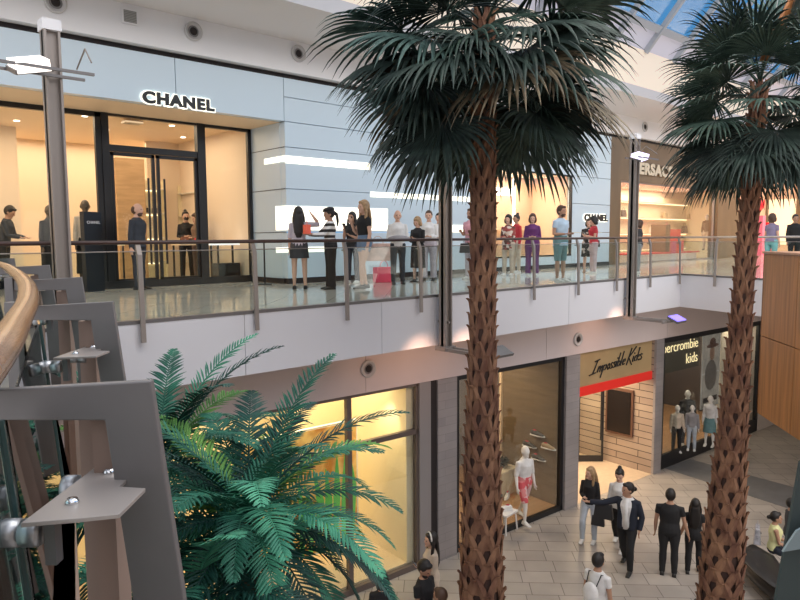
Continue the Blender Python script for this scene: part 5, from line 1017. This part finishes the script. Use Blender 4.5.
MB().lathe([(0, 0), (.10, 0), (.13, .12), (.11, .12), (0, .10)]).build('pot', BLACK, t); mb = MB(); rr = random.Random(4)
for k in range(70):
    d = V((rr.gauss(0, 1), rr.gauss(0, 1), abs(rr.gauss(.4, .8)))).normalized(); p0 = V((0, 0, .12)); e = p0+d*rr.uniform(.18, .34); s = d.orthogonal().normalized()*.035; n0 = len(mb.v); mb.v += [p0, p0.lerp(e, .55)+s, e, p0.lerp(e, .55)-s]; mb.f.append((n0, n0+1, n0+2, n0+3))
me = bpy.data.meshes.new('leaves'); me.from_pydata([tuple(v) for v in mb.v], [], mb.f); link('leaves', me, mat('leaf_blackish', (.02, .025, .022), .6), t)
for px, py, l, m_ in ((500, 500, 'grey trainer standing on the floor by the pale crate', SH1), (507, 498, 'pale pink trainer on the floor in front of the crate', SHW)): shoe((*at(px, py, z=LZ+.12).xy, LZ+.12), LROT+R(120), m_, l, 1.2)
b = at(509, 532, z=LZ+.12); t = thing('stool', 'white low stool with splayed legs in the shoe shop window', 'stool', (b.x+.0, b.y+.12, LZ+.12), LROT+R(10)); bx('seat', SHW, -.25, .25, -.2, .2, .42, .47, t, bevel=.01)
for sx in (-1, 1):
    for sy in (-1, 1): MB().tube([(sx*.2, sy*.15, .43), (sx*.24, sy*.18, 0)], .02, 8).build('leg', SHW, t)
shoe((b.x, b.y+.12, LZ+.59), LROT+R(60), SHW, 'white trainer resting on the white stool', 1.1)
# dark counter and hanging clothes seen through the shoe shop glass
o = lpt(12.1, 2.9, LZ+.12); lower_label_box('counter', mat('counter_dark', (.07, .075, .075), .5, noise=.3, nscale=2), 11.2, 12.55, 2.6, 3.2, LZ+.12, LZ+1.75, 'dark grey counter block deep in the shoe shop', 'counter')
for i, (s_, m_, l) in enumerate(((11.9, CBE, 'pale pink dress hanging at the back of the shoe shop'), (12.2, CPK, 'pink and white jacket hanging beside the pale dress'), (12.5, CCH, 'dark coat hanging at the right end of the clothes rail'), (11.6, CBK, 'black garment hanging at the left end of the clothes rail'))):
    q = lpt(s_, 3.4, -2.3-.0); t = thing('hanging_garment', l, 'clothes', tuple(q), LROT); MB().tube([(0, 0, -1.1), (0, 0, -.6), (0, 0, -.15), (0, 0, 0)], [(.2, .05), (.15, .06), (.16, .05), (.03, .02)], 12, ref=(0, 1, 0)).build('garment', m_, t, True); MB().tube([(0, 0, 0), (0, 0, .12), (.03, 0, .15)], .006, 5).build('hook', CHROME, t)
q0, q1 = lpt(11.0, 3.4, -2.15), lpt(12.85, 3.4, -2.15); tag(MB().tube([q0, q1], .012, 8).build('clothes_rail', CHROME), 'thin metal clothes rail at the back of the shoe shop', 'rail')
# shoe wall inside the recessed entrance
RK = V((17.42, 11.62, 0))
t = thing('shoe_rack', 'tall slim rack of shoes inside the recessed entrance', 'rack', (RK.x, RK.y, LZ), LROT)
bx('back_board', mat('rack_grey', (.35, .32, .3), .6), 0, .52, .2, .24, 0, 3.1, t)
for k in range(6): bx('shelf', CHROME, .02, .50, .02, .2, .45+k*.42, .47+k*.42, t)
proto = None
for k in range(6):
    for j in range(2):
        lab = 'small white and red shoe on the entrance rack, row %s from the floor, %s side' % (['first', 'second', 'third', 'fourth', 'fifth', 'top'][k], ['left', 'right'][j]); q = RK+V((.14+.25*j, .1, LZ+.47+k*.42))
        if proto is None: proto = shoe(q, LROT+R(90), mat('shoe_mix', (.6, .3, .25), .6, noise=.6, nscale=10), lab, .75, grp='shoes on the entrance rack')
        else: dup(proto, q, LROT+R(90), lab)
# ---- kids shop window mannequins
KD = [(676, 452, 1.45, CBE, CBK, 'small mannequin in beige and black at the left of the kids shop window', 20), (686, 445, 1.75, CBK, CCH, 'tallest mannequin in all black in the kids shop window', 15), (691, 450, 1.40, CGR, CLD, 'grey clothed child mannequin in front of the tall black one', 0), (709, 446, 1.60, CWH, CTL, 'mannequin in a white jacket and teal skirt left of the far palm trunk', -10)]
for px, py, h, a_, b_, l, f in KD:
    lmann(px, py, h, l, bz=.3, face=f, top=a_, sleeve='long', bottom=b_, skin=MANW, shoes=SHW, kind='skirt' if b_ is CTL else 'pants', skirt_len=.4, sex='f' if b_ is CTL else 'm')
q = at(696, 425, d=22.6); tag(MB().ball((0, 0, 0), (.22, .06, .34), 16, 10).build('foil_balloon', mat('foil', (.6, .62, .68), .15, .8), None, True), 'shiny silver oval balloon among the kids shop mannequins', 'balloon'); bpy.data.objects['foil_balloon'].location = q
